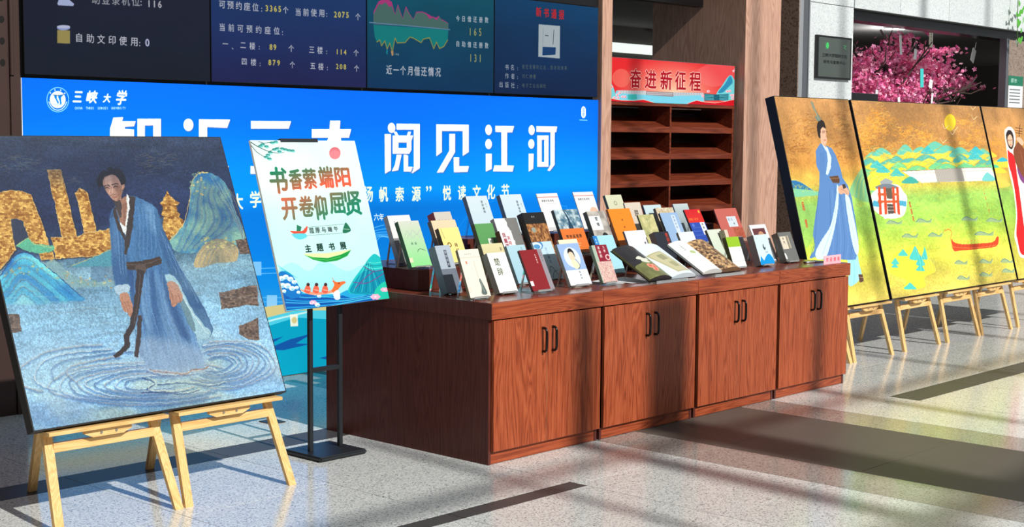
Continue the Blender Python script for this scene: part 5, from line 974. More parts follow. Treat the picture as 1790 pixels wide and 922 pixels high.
canvas(-2.148, -0.8654, 0.445, 0.415, 1.275, 22.4, blue_painting(), 'large blue painting of a robed man standing in rippling water, at the far left', .05).rotation_euler.z = R(1)
canvas(3.735, 4.765, 0.422, 0.412, 1.552, 14.8, man_painting(), 'golden painting of a standing man in a blue robe, beside the counter', .075)
canvas(4.80, 7.005, 0.422, 0.412, 1.552, 14.8, land_painting(), 'wide golden landscape painting with a dam, a yellow sun and a red dragon boat', .075)
canvas(7.03, 8.06, 0.422, 0.412, 1.552, 14.8, woman_painting(), 'golden painting of a woman in a red cloak, cut by the right edge', .075)
t = empty('sign', (4.325, 2.9, 1.916), label='long red sign with red Chinese characters standing on the bookcase', cat='sign')
obj('light_box', B((0.0, 1.975, 0.0, 0.05, 0, 0.375), bev=0.002), M['alu_d'], t); sheet('sign_face', (0.004, -0.001, 0.003), (1.967, 0, 0), (0, 0, 0.369), sign_art(), t)
t = empty('plaque', (7.565, YW + 0.012, 2.22), label='black glass wall plaque on the pale granite column', cat='plaque')
obj('plaque_plate', B((0, 0.672, -0.03, 0, 0, 0.43), bev=0.003), M['black'], t); sheet('plaque_print', (0.03, -0.031, 0.02), (0.612, 0, 0), (0, 0, 0.39), plaque_art(), t)
# monitor beyond the paintings, notice at the right
t = empty('monitor', (8.35, 3.05, 0), label='back of a black monitor standing behind the golden paintings', cat='monitor')
obj('casing', B((0, 0.93, 0, 0.04, 1.55, 2.115), bev=0.004), M['black'], t); obj('bezel', B((-0.012, -0.001, 0, 0.04, 1.55, 2.13)), M['alu'], t)
obj('stand', B((0.43, 0.5, 0.01, 0.03, 0.03, 1.549)), M['alu_d'], t); obj('foot', B((0.2, 0.73, -0.15, 0.2, 0, 0.029)), M['alu_d'], t)
t = empty('notice', (12.21, 2.885, 2.02), label='white notice with a green header on the pier at the far right edge', cat='notice')
nm = Pic(60, 90, bg=(222, 228, 228)); nm.rect(0, 0, 1, .3, (24, 110, 84)); [nm.line([(.1, .42 + k * .1), (.8, .42 + k * .1)], 3, (90, 96, 100)) for k in range(5)]
nm.text('提示', .25, .15, .14, (235, 240, 235)); obj('backing', B((0, 0.42, 0.002, 0.014, 0, 0.4)), M['alu'], t); sheet('notice_print', (0, 0, 0), (0.42, 0, 0), (0, 0, 0.4), nm.material('notice_print', .5), t)

# ------------------------------------------------------------------ books
ZC, ZA, ZB = 0.80, 0.91, 1.02
K = (44, 44, 48); Wt = (236, 240, 242)
# name, x, y, zsurf, lean, w, h, thick, spine colour, label core, drawing ops
Bk = [
 ('a', 0.226, .88, ZA, 23, .163, .272, .034, (186, 188, 186), 'white book with a grey lower half, leftmost on the riser', [('bg', (228, 232, 232)), ('r', 0, .48, 1, 1, (130, 132, 134)), ('v', '先秦诗', .25, .14, .04, (150, 156, 160), .09)]),
 ('b', .105, .66, ZA, 25, .147, .258, .028, (62, 92, 62), 'pale green book with mountain line drawing, at the riser corner', [('g', (206, 210, 198), (138, 222, 142)), ('l', [(.15, .32), (.3, .22), (.42, .3), (.55, .2), (.75, .3), (.9, .22)], 2, (170, 180, 176)), ('l', [(.2, .38), (.35, .3), (.5, .38), (.7, .3), (.85, .38)], 2, (174, 184, 180)), ('h', '离骚', .36, .5, .06, (90, 140, 110), .1), ('l', [(.5, .68), (.65, .62), (.9, .66)], 2, (40, 70, 60)), ('r', 0, .8, .16, .9, (228, 220, 190))]),
 ('c', .649, .95, ZA, 25, .134, .279, .055, (186, 78, 66), 'grey book with a thick red spine at the back of the riser', [('bg', (204, 200, 190)), ('h', '楚文化史', .2, .2, .055, (100, 96, 90), .09)]),
 ('d', .471, .80, ZA, 25, .186, .241, .03, (120, 104, 84), 'peach coloured book between the red spined and yellow ones', [('bg', (232, 210, 176)), ('v', '屈赋', .2, .65, .07, K, .1)]),
 ('e', .398, .68, ZA, 25, .150, .206, .03, (70, 60, 50), 'yellow book with brown brush lettering behind the cream one', [('bg', (246, 226, 142)), ('l', [(.1, .02), (.16, .3)], 2, (80, 60, 40)), ('e', .3, .48, .1, .07, (120, 84, 30)), ('e', .3, .48, .06, .04, (246, 226, 142)), ('v', '诗经', .62, .5, .12, (90, 70, 40), .16)]),
 ('f', .084, .37, ZC, 23, .106, .253, .05, (102, 106, 114), 'blue grey thick hardback, front left of the display', [('g', (176, 190, 204), (170, 184, 200)), ('r', 0, .5, 1, 1, (112, 122, 136)), ('r', .5, .1, .68, .47, (60, 66, 76)), ('v', '楚国历史', .59, .15, .065, (168, 180, 196), .085)]),
 ('g', -.005, .12, ZC, 22, .144, .249, .016, (120, 104, 80), 'cream book with a small robed figure, at the near corner', [('bg', (236, 230, 214)), ('r', 0, .16, 1, .175, (206, 200, 184)), ('h', '屈原研究', .3, .1, .03, (150, 150, 150), .05), ('r', .22, .24, .3, .3, (212, 140, 120)), ('l', [(.62, .25), (.64, .6)], 1.2, (130, 126, 116)), ('p', [(.64, .66), (.7, .62), (.76, .7), (.86, .94), (.6, .94), (.66, .8)], (96, 110, 106)), ('l', [(.7, .66), (.74, .9)], 1.5, (200, 208, 200)), ('e', .08, .84, .07, .05, (226, 190, 180)), ('e', .08, .84, .055, .04, (236, 230, 214))]),
 ('h', .958, 1.02, ZB, 24, .177, .245, .03, (120, 130, 140), 'left one of two tall pale blue books at the back', [('g', (206, 222, 230), (196, 220, 232)), ('v', '楚辞通释', .68, .16, .07, (90, 106, 120), .085), ('v', '卷上', .84, .22, .04, (120, 134, 146), .06)]),
 ('i', .714, .72, ZA, 24, .145, .214, .03, (50, 62, 50), 'dark green book with a white title label', [('bg', (92, 158, 92)), ('r', .5, .42, .76, .98, (226, 234, 226)), ('v', '楚辞选', .63, .52, .09, (70, 90, 70), .13)]),
 ('j', .451, .40, ZC, 24, .165, .243, .03, (110, 104, 84), 'pale yellow book behind the thick white one', [('g', (222, 214, 168), (196, 184, 130)), ('h', '芷', .85, .14, .07, K, .1)]),
 ('k', .276, .19, ZC, 26, .136, .218, .038, (142, 138, 128), 'thick white book with two large green brush characters', [('bg', (240, 244, 244)), ('v', '楚辞', .4, .24, .2, (70, 84, 50), .25), ('v', '・・・・', .86, .12, .06, (150, 160, 160), .2), ('h', '出版', .74, .94, .025, (150, 150, 150), .04)]),
 ('l', 1.247, 1.02, ZB, 24, .187, .247, .03, (118, 128, 138), 'right one of two tall pale blue books at the back', [('g', (206, 224, 236), (196, 220, 232)), ('v', '楚辞通释', .72, .2, .07, (90, 106, 120), .085), ('v', '卷下', .88, .26, .04, (120, 134, 146), .06)]),
 ('m', .886, .72, ZA, 25, .186, .241, .03, (170, 166, 166), 'white and grey book with the profile outline of a head', [('bg', (236, 238, 240)), ('p', [(.5, 0), (1, 0), (1, .9), (.9, .84), (.8, .74), (.66, .78), (.6, .66), (.62, .58), (.52, .54), (.56, .46), (.46, .4), (.55, .3), (.5, .2), (.52, .1)], (124, 124, 122))]),
 ('n', .808, .58, ZC, 25, .096, .296, .035, (92, 32, 44), 'narrow white book with maroon script beside a maroon spine', [('bg', (232, 232, 234)), ('v', '凤凰涅槃歌', .3, .1, .1, (150, 40, 60), .11), ('v', '天问九歌章', .62, .16, .08, (170, 60, 76), .1)]),
 ('o', .688, .44, ZC, 26, .146, .222, .02, (130, 160, 176), 'light blue book with dark brush writing at its foot', [('g', (176, 212, 226), (160, 204, 222)), ('v', '端午诗话', .56, .56, .1, (40, 80, 100), .12), ('v', '端午', .76, .62, .09, (40, 80, 100), .11), ('h', '艾', .78, .1, .08, (110, 160, 180), .1)]),
 ('p', 1.087, .68, ZA, 24, .183, .269, .045, (44, 38, 36), 'black topped book with a brown crowded picture', [('bg', (30, 28, 28)), ('n', .02, .26, 1, 1, (96, 56, 30), (196, 140, 84), 16), ('e', .3, .4, .1, .06, (150, 160, 150)), ('h', '楚史', .4, .1, .04, (190, 190, 190), .06)]),
 ('q', .459, .126, ZC, 27, .169, .229, .014, (70, 26, 28), 'crimson book with a grey strip and a library sticker', [('bg', (138, 30, 36)), ('r', .80, 0, 1, 1, (150, 144, 152)), ('v', '九歌研究', .64, .14, .045, (240, 232, 226), .06), ('r', .0, .76, .14, .88, (232, 232, 230)), ('v', '楚地文丛', .9, .1, .04, (110, 104, 112), .06)]),
 ('r', .927, .46, ZC, 27, .159, .231, .012, (140, 170, 190), 'blue and white book with a swirling wave', [('g', (190, 220, 236), (206, 230, 240)), ('e', .15, .08, .36, .14, (60, 130, 190)), ('e', .17, .1, .27, .1, (214, 236, 246)), ('e', .18, .12, .17, .06, (80, 150, 204)), ('v', '文心雕龙', .6, .2, .09, (120, 160, 190), .11), ('l', [(.4, .8), (.5, .66), (.62, .7), (.72, .84), (.9, .92)], 3, (40, 80, 120)), ('l', [(.45, .95), (.6, .8), (.8, .78)], 3, (60, 110, 160))]),
 ('s', 1.551, 1.00, ZB, 24, .194, .247, .005, (180, 184, 190), 'thin white booklet with a red line, left of its pair', [('bg', (232, 234, 236)), ('l', [(0, .1), (1, .1)], 3, (190, 70, 60)), ('h', '屈原文化月刊', .2, .2, .06, (70, 70, 74), .075), ('l', [(.3, .28), (.8, .28)], 1, (160, 164, 170)), ('r', .1, .9, 1, 1, (206, 208, 212))]),
 ('t', 1.895, 1.00, ZB, 24, .195, .249, .005, (180, 184, 190), 'thin white booklet with a red line, right of its pair', [('bg', (232, 234, 236)), ('l', [(0, .1), (1, .1)], 3, (190, 70, 60)), ('h', '屈原文化月刊', .2, .2, .06, (70, 70, 74), .075), ('e', .78, .56, .2, .14, (232, 186, 160)), ('p', [(.3, 1), (.36, .8), (.44, .94), (.5, 1)], (120, 120, 124))]),
 ('u', 1.370, .68, ZA, 25, .213, .280, .022, (64, 70, 74), 'book with blue mountain scene above an orange band', [('n', 0, 0, 1, .5, (64, 104, 128), (206, 222, 226), 9), ('p', [(.38, 0), (.5, .14), (.55, .3), (.6, .44), (.4, .44), (.46, .24)], (30, 66, 92)), ('r', 0, .44, 1, 1, (226, 118, 48)), ('h', '带你品屈原', .22, .62, .085, (40, 26, 20), .105), ('l', [(.3, .78), (.7, .78)], 2, (246, 196, 150)), ('l', [(.35, .83), (.66, .83)], 2, (246, 196, 150))]),
 ('v', .810, .174, ZC, 26, .176, .240, .02, (150, 156, 160), 'blue and white book with an oval portrait of a man', [('bg', (150, 180, 226)), ('e', .5, .34, .36, .25, (216, 228, 240)), ('e', .5, .30, .13, .13, (236, 208, 180)), ('p', [(.36, .24), (.42, .14), (.54, .12), (.64, .2), (.64, .34), (.58, .22), (.46, .2)], (40, 36, 38)), ('p', [(.4, .42), (.6, .42), (.72, .56), (.56, .62), (.44, .58)], (236, 226, 190)), ('l', [(.62, .38), (.74, .54), (.62, .62)], 3, (50, 56, 66)), ('r', 0, .64, 1, 1, (230, 238, 242)), ('v', '屈原传', .62, .7, .05, (90, 110, 130), .075)]),
 ('w', .969, .30, ZC, 26, .159, .250, .012, (180, 170, 150), 'cream book showing only its top edge behind the portrait book', [('bg', (236, 226, 200))]),
 ('x', 1.684, .70, ZA, 25, .175, .258, .03, (70, 76, 72), 'grey photo book with a white title label and ink leaves', [('n', 0, 0, 1, 1, (150, 146, 140), (196, 192, 186), 5), ('r', .02, .12, .62, .48, (232, 236, 238)), ('v', '楚魂', .4, .2, .1, (60, 70, 76), .14), ('e', .6, .62, .14, .07, (40, 42, 42)), ('e', .78, .68, .1, .05, (50, 52, 50)), ('e', .4, .74, .12, .05, (56, 58, 56)), ('e', .86, .86, .1, .06, (44, 46, 46)), ('e', .65, .88, .1, .03, (70, 72, 70))]),
 ('y', 1.453, .46, ZC, 26, .185, .242, .02, (60, 110, 150), 'light blue book with a bright blue left stripe', [('bg', (168, 222, 236)), ('r', 0, 0, .2, 1, (40, 130, 206)), ('v', '楚骚', .1, .1, .05, (220, 240, 250), .08)]),
 ('z', 1.051, .149, ZC, 24, .128, .219, .02, (120, 140, 124), 'maroon and pink patterned book at the front middle', [('bg', (170, 188, 170)), ('r', .22, 0, 1, .44, (140, 28, 50)), ('v', '离骚图', .42, .08, .09, (226, 208, 204), .11), ('v', '九歌', .76, .07, .08, (226, 208, 204), .1), ('e', .85, .34, .17, .08, (236, 196, 196)), ('e', .85, .34, .1, .05, (140, 28, 50)), ('n', .05, .44, 1, 1, (196, 150, 144), (232, 206, 196), 26)]),
 ('aa', 2.201, 1.00, ZB, 24, .166, .221, .02, (96, 104, 84), 'cream and green tall book at the back, above the orange one', [('bg', (212, 214, 186)), ('e', .5, .26, .1, .07, (150, 156, 130)), ('e', .5, .26, .06, .04, (212, 214, 186)), ('h', '中华遗产', .32, .52, .055, (90, 96, 80), .075)]),
 ('ab', 1.855, .67, ZA, 25, .215, .269, .016, (140, 84, 34), 'bright orange book with small centred characters', [('bg', (250, 138, 34)), ('v', '楚辞', .5, .28, .055, (120, 60, 20), .18), ('v', '人', .62, .66, .05, (120, 60, 20), .1), ('l', [(.4, .12), (.6, .12)], 1, (220, 110, 20))]),
 ('ac', 2.222, .85, ZA, 20, .164, .284, .01, (150, 140, 126), 'beige book with one large brush character, behind the olive one', [('bg', (214, 204, 190)), ('v', '屈', .6, .26, .16, (50, 44, 40), .2), ('v', '原赋', .62, .42, .05, (120, 110, 100), .06)]),
 ('ad', 1.799, .50, ZC, 25, .197, .253, .014, (110, 112, 120), 'white book with a small drawing of an old building', [('bg', (232, 234, 242)), ('p', [(.15, .8), (.2, .66), (.4, .7), (.55, .62), (.66, .7), (.8, .66), (.84, .82), (.6, .84), (.3, .84)], (66, 76, 80)), ('l', [(.25, .78), (.75, .78)], 3, (216, 222, 226)), ('v', '屈原故里', .84, .34, .07, (50, 56, 70), .09)]),
 ('ae', 2.192, .72, ZA, 25, .158, .216, .012, (80, 84, 60), 'olive yellow landscape book right of the orange one', [('n', 0, 0, 1, 1, (164, 166, 110), (212, 206, 150), 4), ('l', [(.2, .6), (.5, .56), (.8, .62)], 2, (130, 150, 130)), ('h', '汨罗', .4, .22, .07, (226, 222, 180), .1)]),
 ('af', 2.535, .93, ZA, 24, .188, .262, .014, (60, 76, 84), 'pale blue book at the back between beige and patterned ones', [('bg', (196, 218, 226)), ('v', '南', .72, .3, .1, (50, 66, 80), .1)]),
 ('ag', 2.566, .86, ZA, 24, .190, .243, .02, (110, 96, 78), 'beige patterned book standing behind the blue label book', [('n', 0, 0, 1, 1, (186, 168, 136), (224, 212, 186), 12)]),
 ('ah', 2.452, .736, ZA, 27, .188, .222, .014, (44, 52, 66), 'pale blue book with a rounded white title label', [('bg', (150, 182, 220)), ('r', .58, .08, .8, .66, (206, 222, 236)), ('v', '屈原列传', .69, .15, .08, (120, 146, 180), .11)]),
 ('ai', 2.835, .91, ZA, 24, .165, .262, .01, (150, 156, 160), 'pale grey misty book at the back, left of the red and blue one', [('g', (190, 206, 210), (120, 130, 136)), ('l', [(.7, .5), (.8, .85)], 2, (70, 78, 84)), ('l', [(.9, .4), (.8, .85)], 1.5, (70, 78, 84))]),
 ('aj', 2.704, .715, ZA, 28, .175, .240, .012, (50, 44, 60), 'book with a red upper part and a blue lower part', [('g', (206, 26, 36), (230, 90, 40)), ('r', 0, .4, 1, 1, (40, 76, 176)), ('h', '楚国八百年', .12, .3, .07, (240, 140, 60), .09), ('l', [(.1, .55), (.6, .55)], 1.5, (120, 150, 220)), ('l', [(.1, .66), (.6, .66)], 1.5, (120, 150, 220)), ('l', [(.1, .78), (.6, .78)], 1.5, (120, 150, 220)), ('r', .66, .4, .96, .78, (232, 236, 240)), ('v', '凤舞', .8, .47, .07, (60, 66, 80), .1), ('e', .2, .48, .08, .05, (90, 120, 210)), ('e', .88, .08, .06, .05, (236, 170, 60))]),
 ('ak', 1.985, .42, ZC, 26, .145, .244, .04, (66, 44, 38), 'thick black book with red characters in its right corner', [('bg', (40, 44, 54)), ('v', '楚辞集', .82, .1, .12, (206, 60, 40), .13)]),
 ('al', 2.355, .52, ZC, 26, .162, .220, .016, (130, 134, 134), 'plain white book with thin green vertical writing', [('bg', (222, 234, 238)), ('v', '香草美人', .6, .4, .07, (80, 110, 110), .1), ('v', '诗词选注', .75, .36, .03, (120, 140, 140), .06)]),
 ('am', 2.640, .486, ZC, 29, .154, .232, .018, (96, 92, 84), 'pale green book with a column of dark characters', [('g', (216, 224, 210), (204, 222, 204)), ('v', '楚辞与民俗', .82, .14, .055, (60, 70, 60), .075), ('v', '端午', .78, .5, .07, (70, 90, 76), .1), ('l', [(.3, .9), (.7, .9)], 1, (150, 170, 150))]),
 ('an', 3.139, .80, ZA, 25, .262, .222, .008, (150, 76, 66), 'wide coral red book with a pale square label', [('bg', (196, 102, 92)), ('r', .42, .27, .84, .62, (206, 220, 230)), ('h', '楚风', .5, .38, .1, (130, 150, 170), .15), ('h', '诗', .68, .52, .08, (70, 80, 90), .1), ('n', .55, .66, 1, 1, (160, 76, 56), (190, 100, 80), 18)]),
 ('ao', 2.86, .45, ZC, 26, .082, .169, .015, (130, 126, 124), 'small grey book mostly hidden behind the lime topped one', [('bg', (168, 160, 160)), ('l', [(.7, .5), (.95, .95)], 2, (190, 170, 170))]),
 ('ap', 2.375, .197, ZC, 21, .136, .197, .028, (90, 96, 60), 'small white book with a lime green top', [('bg', (236, 240, 240)), ('r', 0, 0, 1, .33, (150, 196, 40)), ('l', [(.0, .8), (1, .8)], 1.5, (150, 156, 156)), ('h', '诗', .82, .46, .05, (150, 150, 150), .08)]),
 ('aq', 2.742, .47, ZC, 20, .05, .214, .03, (150, 146, 120), 'narrow cream booklet sticking up behind the lime topped book', [('bg', (220, 208, 186)), ('r', 0, 0, .3, 1, (120, 110, 90))]),
 ('ar', 2.842, .30, ZC, 25, .188, .258, .006, (206, 208, 212), 'white framed picture folder with a maroon top picture', [('bg', (232, 238, 242)), ('r', .1, .1, .86, .42, (100, 52, 56)), ('e', .55, .38, .22, .2, (196, 146, 110)), ('r', .1, .42, .78, 1, (206, 226, 236)), ('r', .78, .42, .9, .95, (110, 112, 116)), ('r', .1, .44, .9, .46, (232, 238, 242))]),
 ('as', 2.664, .192, ZC, 20, .157, .197, .05, (128, 124, 124), 'pale blue book with a bright blue mountain at its foot', [('g', (206, 228, 238), (210, 232, 242)), ('p', [(0, 1), (.06, .84), (.16, .72), (.3, .86), (.5, .74), (.78, .66), (1, .84), (1, 1)], (0, 150, 226)), ('e', .56, .42, .09, .1, (60, 80, 90)), ('e', .6, .38, .05, .06, (206, 228, 238)), ('h', '楚辞', .6, .6, .05, (90, 110, 120), .08), ('h', '九', .2, .12, .05, (140, 160, 170), .08)]),
 ('at', 3.004, .219, ZC, 23, .156, .200, .05, (86, 80, 74), 'dark grey book with cream pictures and a sticker, last on the right', [('bg', (112, 114, 112)), ('r', .06, .14, .5, .58, (222, 212, 190)), ('r', .52, .12, .58, .56, (150, 140, 120)), ('r', .62, .12, .7, .56, (190, 180, 150)), ('v', '楚简', .28, .22, .08, (90, 86, 80), .12), ('l', [(.1, .4), (.45, .4)], 1, (120, 114, 100)), ('p', [(.02, .72), (.12, .74), (.14, .9), (.03, .9)], (232, 234, 234))]),
]
def cover_pic(nm, w_, h_, ops, seed):
    H_ = 210; p = Pic(max(24, int(H_ * w_ / h_)), H_)
    for o in ops:
        k = o[0]
        if k == 'bg': p.a[:] = o[1]
        elif k == 'g': p.vgrad([(0, o[1]), (1, o[2])])
        elif k == 'r': p.rect(*o[1:5], o[5])
        elif k == 'e': p.ell(*o[1:6])
        elif k == 'p': p.poly(o[1], o[2], sm=True)
        elif k == 'l': p.line(o[1], o[2], o[3], sm=len(o[1]) > 2)
        elif k == 'v': p.text(o[1], o[2], o[3], o[4], o[5], step=o[6], vert=True, bold=1)
        elif k == 'h': p.text(o[1], o[2], o[3], o[4], o[5], step=o[6], bold=.8)
        elif k == 'n':
            T = p.mixn(p.noise(o[7], o[7] * 1.4, 3, seed), o[5], o[6]); p.rect(*o[1:5], T)
    return p.material('cover_print_' + nm, 0.4, spec=0.3, gain=.92)
def stand(x, y, z, lean, w_, h_, core, thick):
    """clear acrylic easel stand: ledge, lip, leaning back plate and rear strut"""
    lab = 'clear acrylic stand under the ' + ' '.join(core.split()[:11])
    t = empty('book_stand', (x, y, z), label=lab, cat='book stand', group='clear acrylic book stands')
    wd = min(w_ * .72, .11); x0 = (w_ - wd) / 2; tn = math.tan(R(lean)); yb = thick + 0.003; hh = h_ * .62
    bm = bmesh.new()
    add_box(bm, .004, w_ - .004, -0.006, yb + 0.004, 0.010, 0.0125); add_box(bm, x0, x0 + wd, -0.009, -0.0065, 0.010, 0.020)
    beam(bm, (w_ / 2, yb + 0.002, 0.0125), (w_ / 2, yb + 0.002 + hh * tn, 0.0125 + hh), wd, 0.0025, (0, -1, 0))
    obj('holder', bm, M['acrylic'], t)
    top = (yb + 0.006 + hh * tn * .9, 0.0125 + hh * .9); foot = yb + 0.006 + hh * tn * .9 + .035
    for xx in (x0 + .004, x0 + wd - .004):
        bm = bmesh.new(); beam(bm, (xx, foot, 0.0), (xx, top[0], top[1]), 0.0035, 0.012, (0, -1, 0)); beam(bm, (xx, foot, .0025), (xx, -0.004, .006), 0.0035, 0.004); obj('strut', bm, M['acrylic'], t)
    return t
_sp = {}
for i, (nm, x, y, z, lean, w_, h_, th, spc, core, ops) in enumerate(Bk):
    zb = z + 0.0145
    b = empty('book', (x, y, zb), (-R(lean), 0, 0), core + ', on display', 'book', 'books on the display counter')
    cm = cover_pic(nm, w_, h_, ops, i); key = spc
    if key not in _sp: _sp[key] = mat('spine_colour', spc, .45, var=.08, vscale=30)
    c = B((0, w_, 0.0, 0.0018, 0, h_), (0, w_, th - 0.0018, th, 0, h_), (0, 0.0022, 0.0018, th - 0.0018, 0, h_)) if th > .009 else B((0, w_, 0.0, th, 0, h_))
    cv = obj('cover', c, _sp[key], b); sheet('cover_print', (0.0002, -0.0004, 0.0002), (w_ - 0.0004, 0, 0), (0, 0, h_ - 0.0004), cm, cv)
    if th > .009: obj('page_block', B((0.0024, w_ - 0.003, 0.002, th - 0.002, 0.003, h_ - 0.003)), M['pages'], b)
    stand(x, y, z, lean, w_, h_, core, th * math.cos(R(lean)))
# white library stickers on two spines
# ------------------------------------------------------------------ open picture books lying on low stands
def spread(x0, xm, x1, y, z, lean, h_, left, right, label, sag=.014):
    t = empty('open_book', (x0, y, z), (-R(lean), 0, 0), label, 'open book', 'open picture books on low stands')
    for nm, a, b, mt_, sg in (('left_page', 0, xm - x0, left, -1), ('right_page', xm - x0, x1 - x0, right, 1)):
        bm = bmesh.new(); uv = bm.loops.layers.uv.new('uv'); n = 8; rows = []
        for i in range(n + 1):
            u = i / n; xx = a + (b - a) * u; d = (1 - u) if sg < 0 else u; yy = -0.022 * (4 * d * (1 - d)) - .008 + .012 * (1 - (1 - d) ** 6 if sg > 0 else (1 - d ** 6)) * 0
            rows.append((bm.verts.new((xx, yy, 0)), bm.verts.new((xx, yy, h_)), bm.verts.new((xx, 0.004, 0)), bm.verts.new((xx, 0.004, h_)), u))
        for i in range(n):
            p, q = rows[i], rows[i + 1]; f = bm.faces.new([p[0], q[0], q[1], p[1]])
            for lp, c in zip(f.loops, ((p[4], 0), (q[4], 0), (q[4], 1), (p[4], 1))): lp[uv].uv = c
            for g in ([p[2], p[3], q[3], q[2]], [p[0], p[2], q[2], q[0]], [p[1], q[1], q[3], p[3]]):
                f = bm.faces.new(g)
                for lp in f.loops: lp[uv].uv = (.99, .99) if nm == 'right_page' else (.6, .995)
        for r_ in (rows[0], rows[-1]): bm.faces.new([r_[0], r_[1], r_[3], r_[2]])
        bmesh.ops.recalc_face_normals(bm, faces=bm.faces[:]); obj(nm, bm, mt_, t, smooth=False)
    obj('cover_board', B((-.004, x1 - x0 + .004, .005, .009, -.004, h_ + .004)), M['black'], t)
    s = obj('rest', B((.1, x1 - x0 - .1, .01, .0125, .02, h_ * .8)), M['acrylic'], t)
    return t
pa = Pic(200, 290, bg=(44, 42, 46)); pa.poly([(0, .62), (.3, .56), (.7, .42), (1, .4), (1, 1), (0, 1)], (112, 116, 72), sm=True); pa.mul(pa.noise(8, 8, 3, 2), .06)
for pts in ([(.3, .42), (.5, .36), (.62, .44), (.78, .42), (.7, .5), (.5, .5)], [(.38, .5), (.55, .48), (.72, .56), (.52, .58)]): pa.poly(pts, (214, 216, 200), sm=True)
for x, y, r in ((.5, .68, .12), (.62, .74, .12), (.55, .8, .1), (.7, .66, .08)): pa.ell(x, y, r, r * .6, (222, 150, 122)); pa.ell(x, y, r * .5, r * .3, (206, 80, 70))
pbb = Pic(200, 290, bg=(214, 230, 238)); pbb.poly([(.0, .3), (.6, .26), (.9, .9), (.3, .94)], (190, 186, 150)); pbb.line([(.04, .32), (.57, .29), (.85, .88), (.34, .91), (.04, .32)], 2, (130, 126, 96)); pbb.poly([(.25, .38), (.5, .36), (.56, .52), (.32, .54)], (150, 150, 116)); pbb.poly([(.38, .62), (.62, .6), (.68, .76), (.46, .78)], (160, 158, 120)); pbb.line([(.75, .5), (.9, .8)], 5, (190, 206, 214))
spread(1.276, 1.476, 1.70, .005, .822, 61, .31, pa.material('spread_left', .35), pbb.material('spread_right', .35), 'open picture book with a dark flower page, left one of two')
pc = Pic(200, 290, bg=(226, 232, 230)); pc.text('九歌图卷', .3, .14, .05, (70, 84, 80), step=.055, vert=True); pc.ell(.5, .4, .14, .05, (170, 190, 130)); pc.line([(0, .5), (1, .47)], 1.5, (150, 156, 150))
rs = np.random.RandomState(2)
for k in range(14): pc.line([(.1, .54 + k * .03), (.1 + .75 * rs.rand() + .05, .54 + k * .03)], 1, (176, 184, 182))
pd = Pic(200, 290, bg=(120, 96, 76)); T = pd.mixn(pd.noise(14, 22, 3, 6), (72, 52, 42), (212, 172, 122)); pd.a[:] = T
for _ in range(70): x, y = rs.rand(2); pd.line([(x, y), (x + .12 * rs.rand(), y + .06 * rs.rand())], 4 * rs.rand() + 1, ((52, 38, 32), (222, 188, 140), (206, 130, 96), (150, 160, 90))[rs.randint(4)], .8)
spread(1.83, 2.02, 2.215, .045, .822, 60, .30, pc.material('album_text', .4), pd.material('album_picture', .4), 'open picture book with a brown crowded painting, right one of two')
# low acrylic blocks under the spreads, loose sheets, pen, card
for x, core in ((1.30, 'open book with the dark flower page'), (1.86, 'open book with the brown painting')):
    t = empty('book_stand', (x, .0, ZC), label='low clear acrylic rest under the ' + core, cat='book stand', group='clear acrylic book stands')
    bm = bmesh.new(); add_box(bm, .03, .32, .0, .012, .0005, .003); add_box(bm, .03, .32, -.004, -.001, .0005, .018)
    for xx in (.06, .28): beam(bm, (xx, .25, .0), (xx, .22, .118), .004, .01, (0, -1, 0)); beam(bm, (xx, .01, .003), (xx, .25, .003), .004, .004)
    obj('holder', bm, M['acrylic'], t)
for i, (x, y, rz, nm_) in enumerate(((1.20, .14, .25, 'white sheet of paper lying under the open flower book'), (1.24, .10, -.15, 'curled sheet of paper beside the pink patterned book'))):
    bm = bmesh.new(); n = 6; vs = [[bm.verts.new((a * .15 / n, b * .2 / n, .0012 + i * .002 + .012 * i * math.sin(a / n * 2.2) * b / n)) for b in range(n + 1)] for a in range(n + 1)]
    for a in range(n):
        for b in range(n): bm.faces.new([vs[a][b], vs[a + 1][b], vs[a + 1][b + 1], vs[a][b + 1]])
    o = obj('paper_sheet', bm, mat('white_paper', (228, 232, 236), .7)); o.location = (x, y, ZC); o.rotation_euler = (0, 0, rz); tag(o, nm_, 'paper', 'loose sheets on the counter')
t = empty('marker_pen', (3.11, .155, ZC + .0065), (0, 0, R(-6)), 'silver marker pen lying near the pink card', 'pen')
bm = bmesh.new(); tube(bm, [(.018, 0, 0), (.10, 0, 0)], .006, 12); obj('barrel', bm, M['alu'], t, True)
bm = bmesh.new(); tube(bm, [(0, 0, 0), (.017, 0, 0)], .0064, 12); obj('cap', bm, M['black'], t, True)
bm = bmesh.new(); tube(bm, [(.1005, 0, 0), (.118, 0, 0), (.15, 0, 0)], .005, 12, .0015); obj('tip', bm, M['alu_d'], t, True)
t = empty('note_card', (3.128, .022, ZC), label='small pink card with red characters at the right end of the counter', cat='card')
pk = Pic(230, 62, bg=(248, 180, 192)); pk.text('欢迎借阅', .2, .5, .5, (196, 52, 70), step=.8, bold=1.5)
bm = bmesh.new(); add_box(bm, 0, .215, .0, .0012, 0, .056); cd = obj('card', bm, mat('pink_card', (248, 180, 192), .6), t); sheet('card_print', (0, -.0006, .0004), (.215, 0, 0), (0, 0, .0555), pk.material('card_print', .6), cd)
obj('prop', B((.09, .12, .0014, .03, 0, .0012)), mat('pink_fold', (232, 160, 174), .6), t)
obj_ = tag(obj('notebook', B((-.0, .1, 0, .07, .0005, .006), bev=.001), M['blackm']), 'small dark notebook lying beside the pink card', 'notebook'); obj_.location = (3.22, .13, ZC)
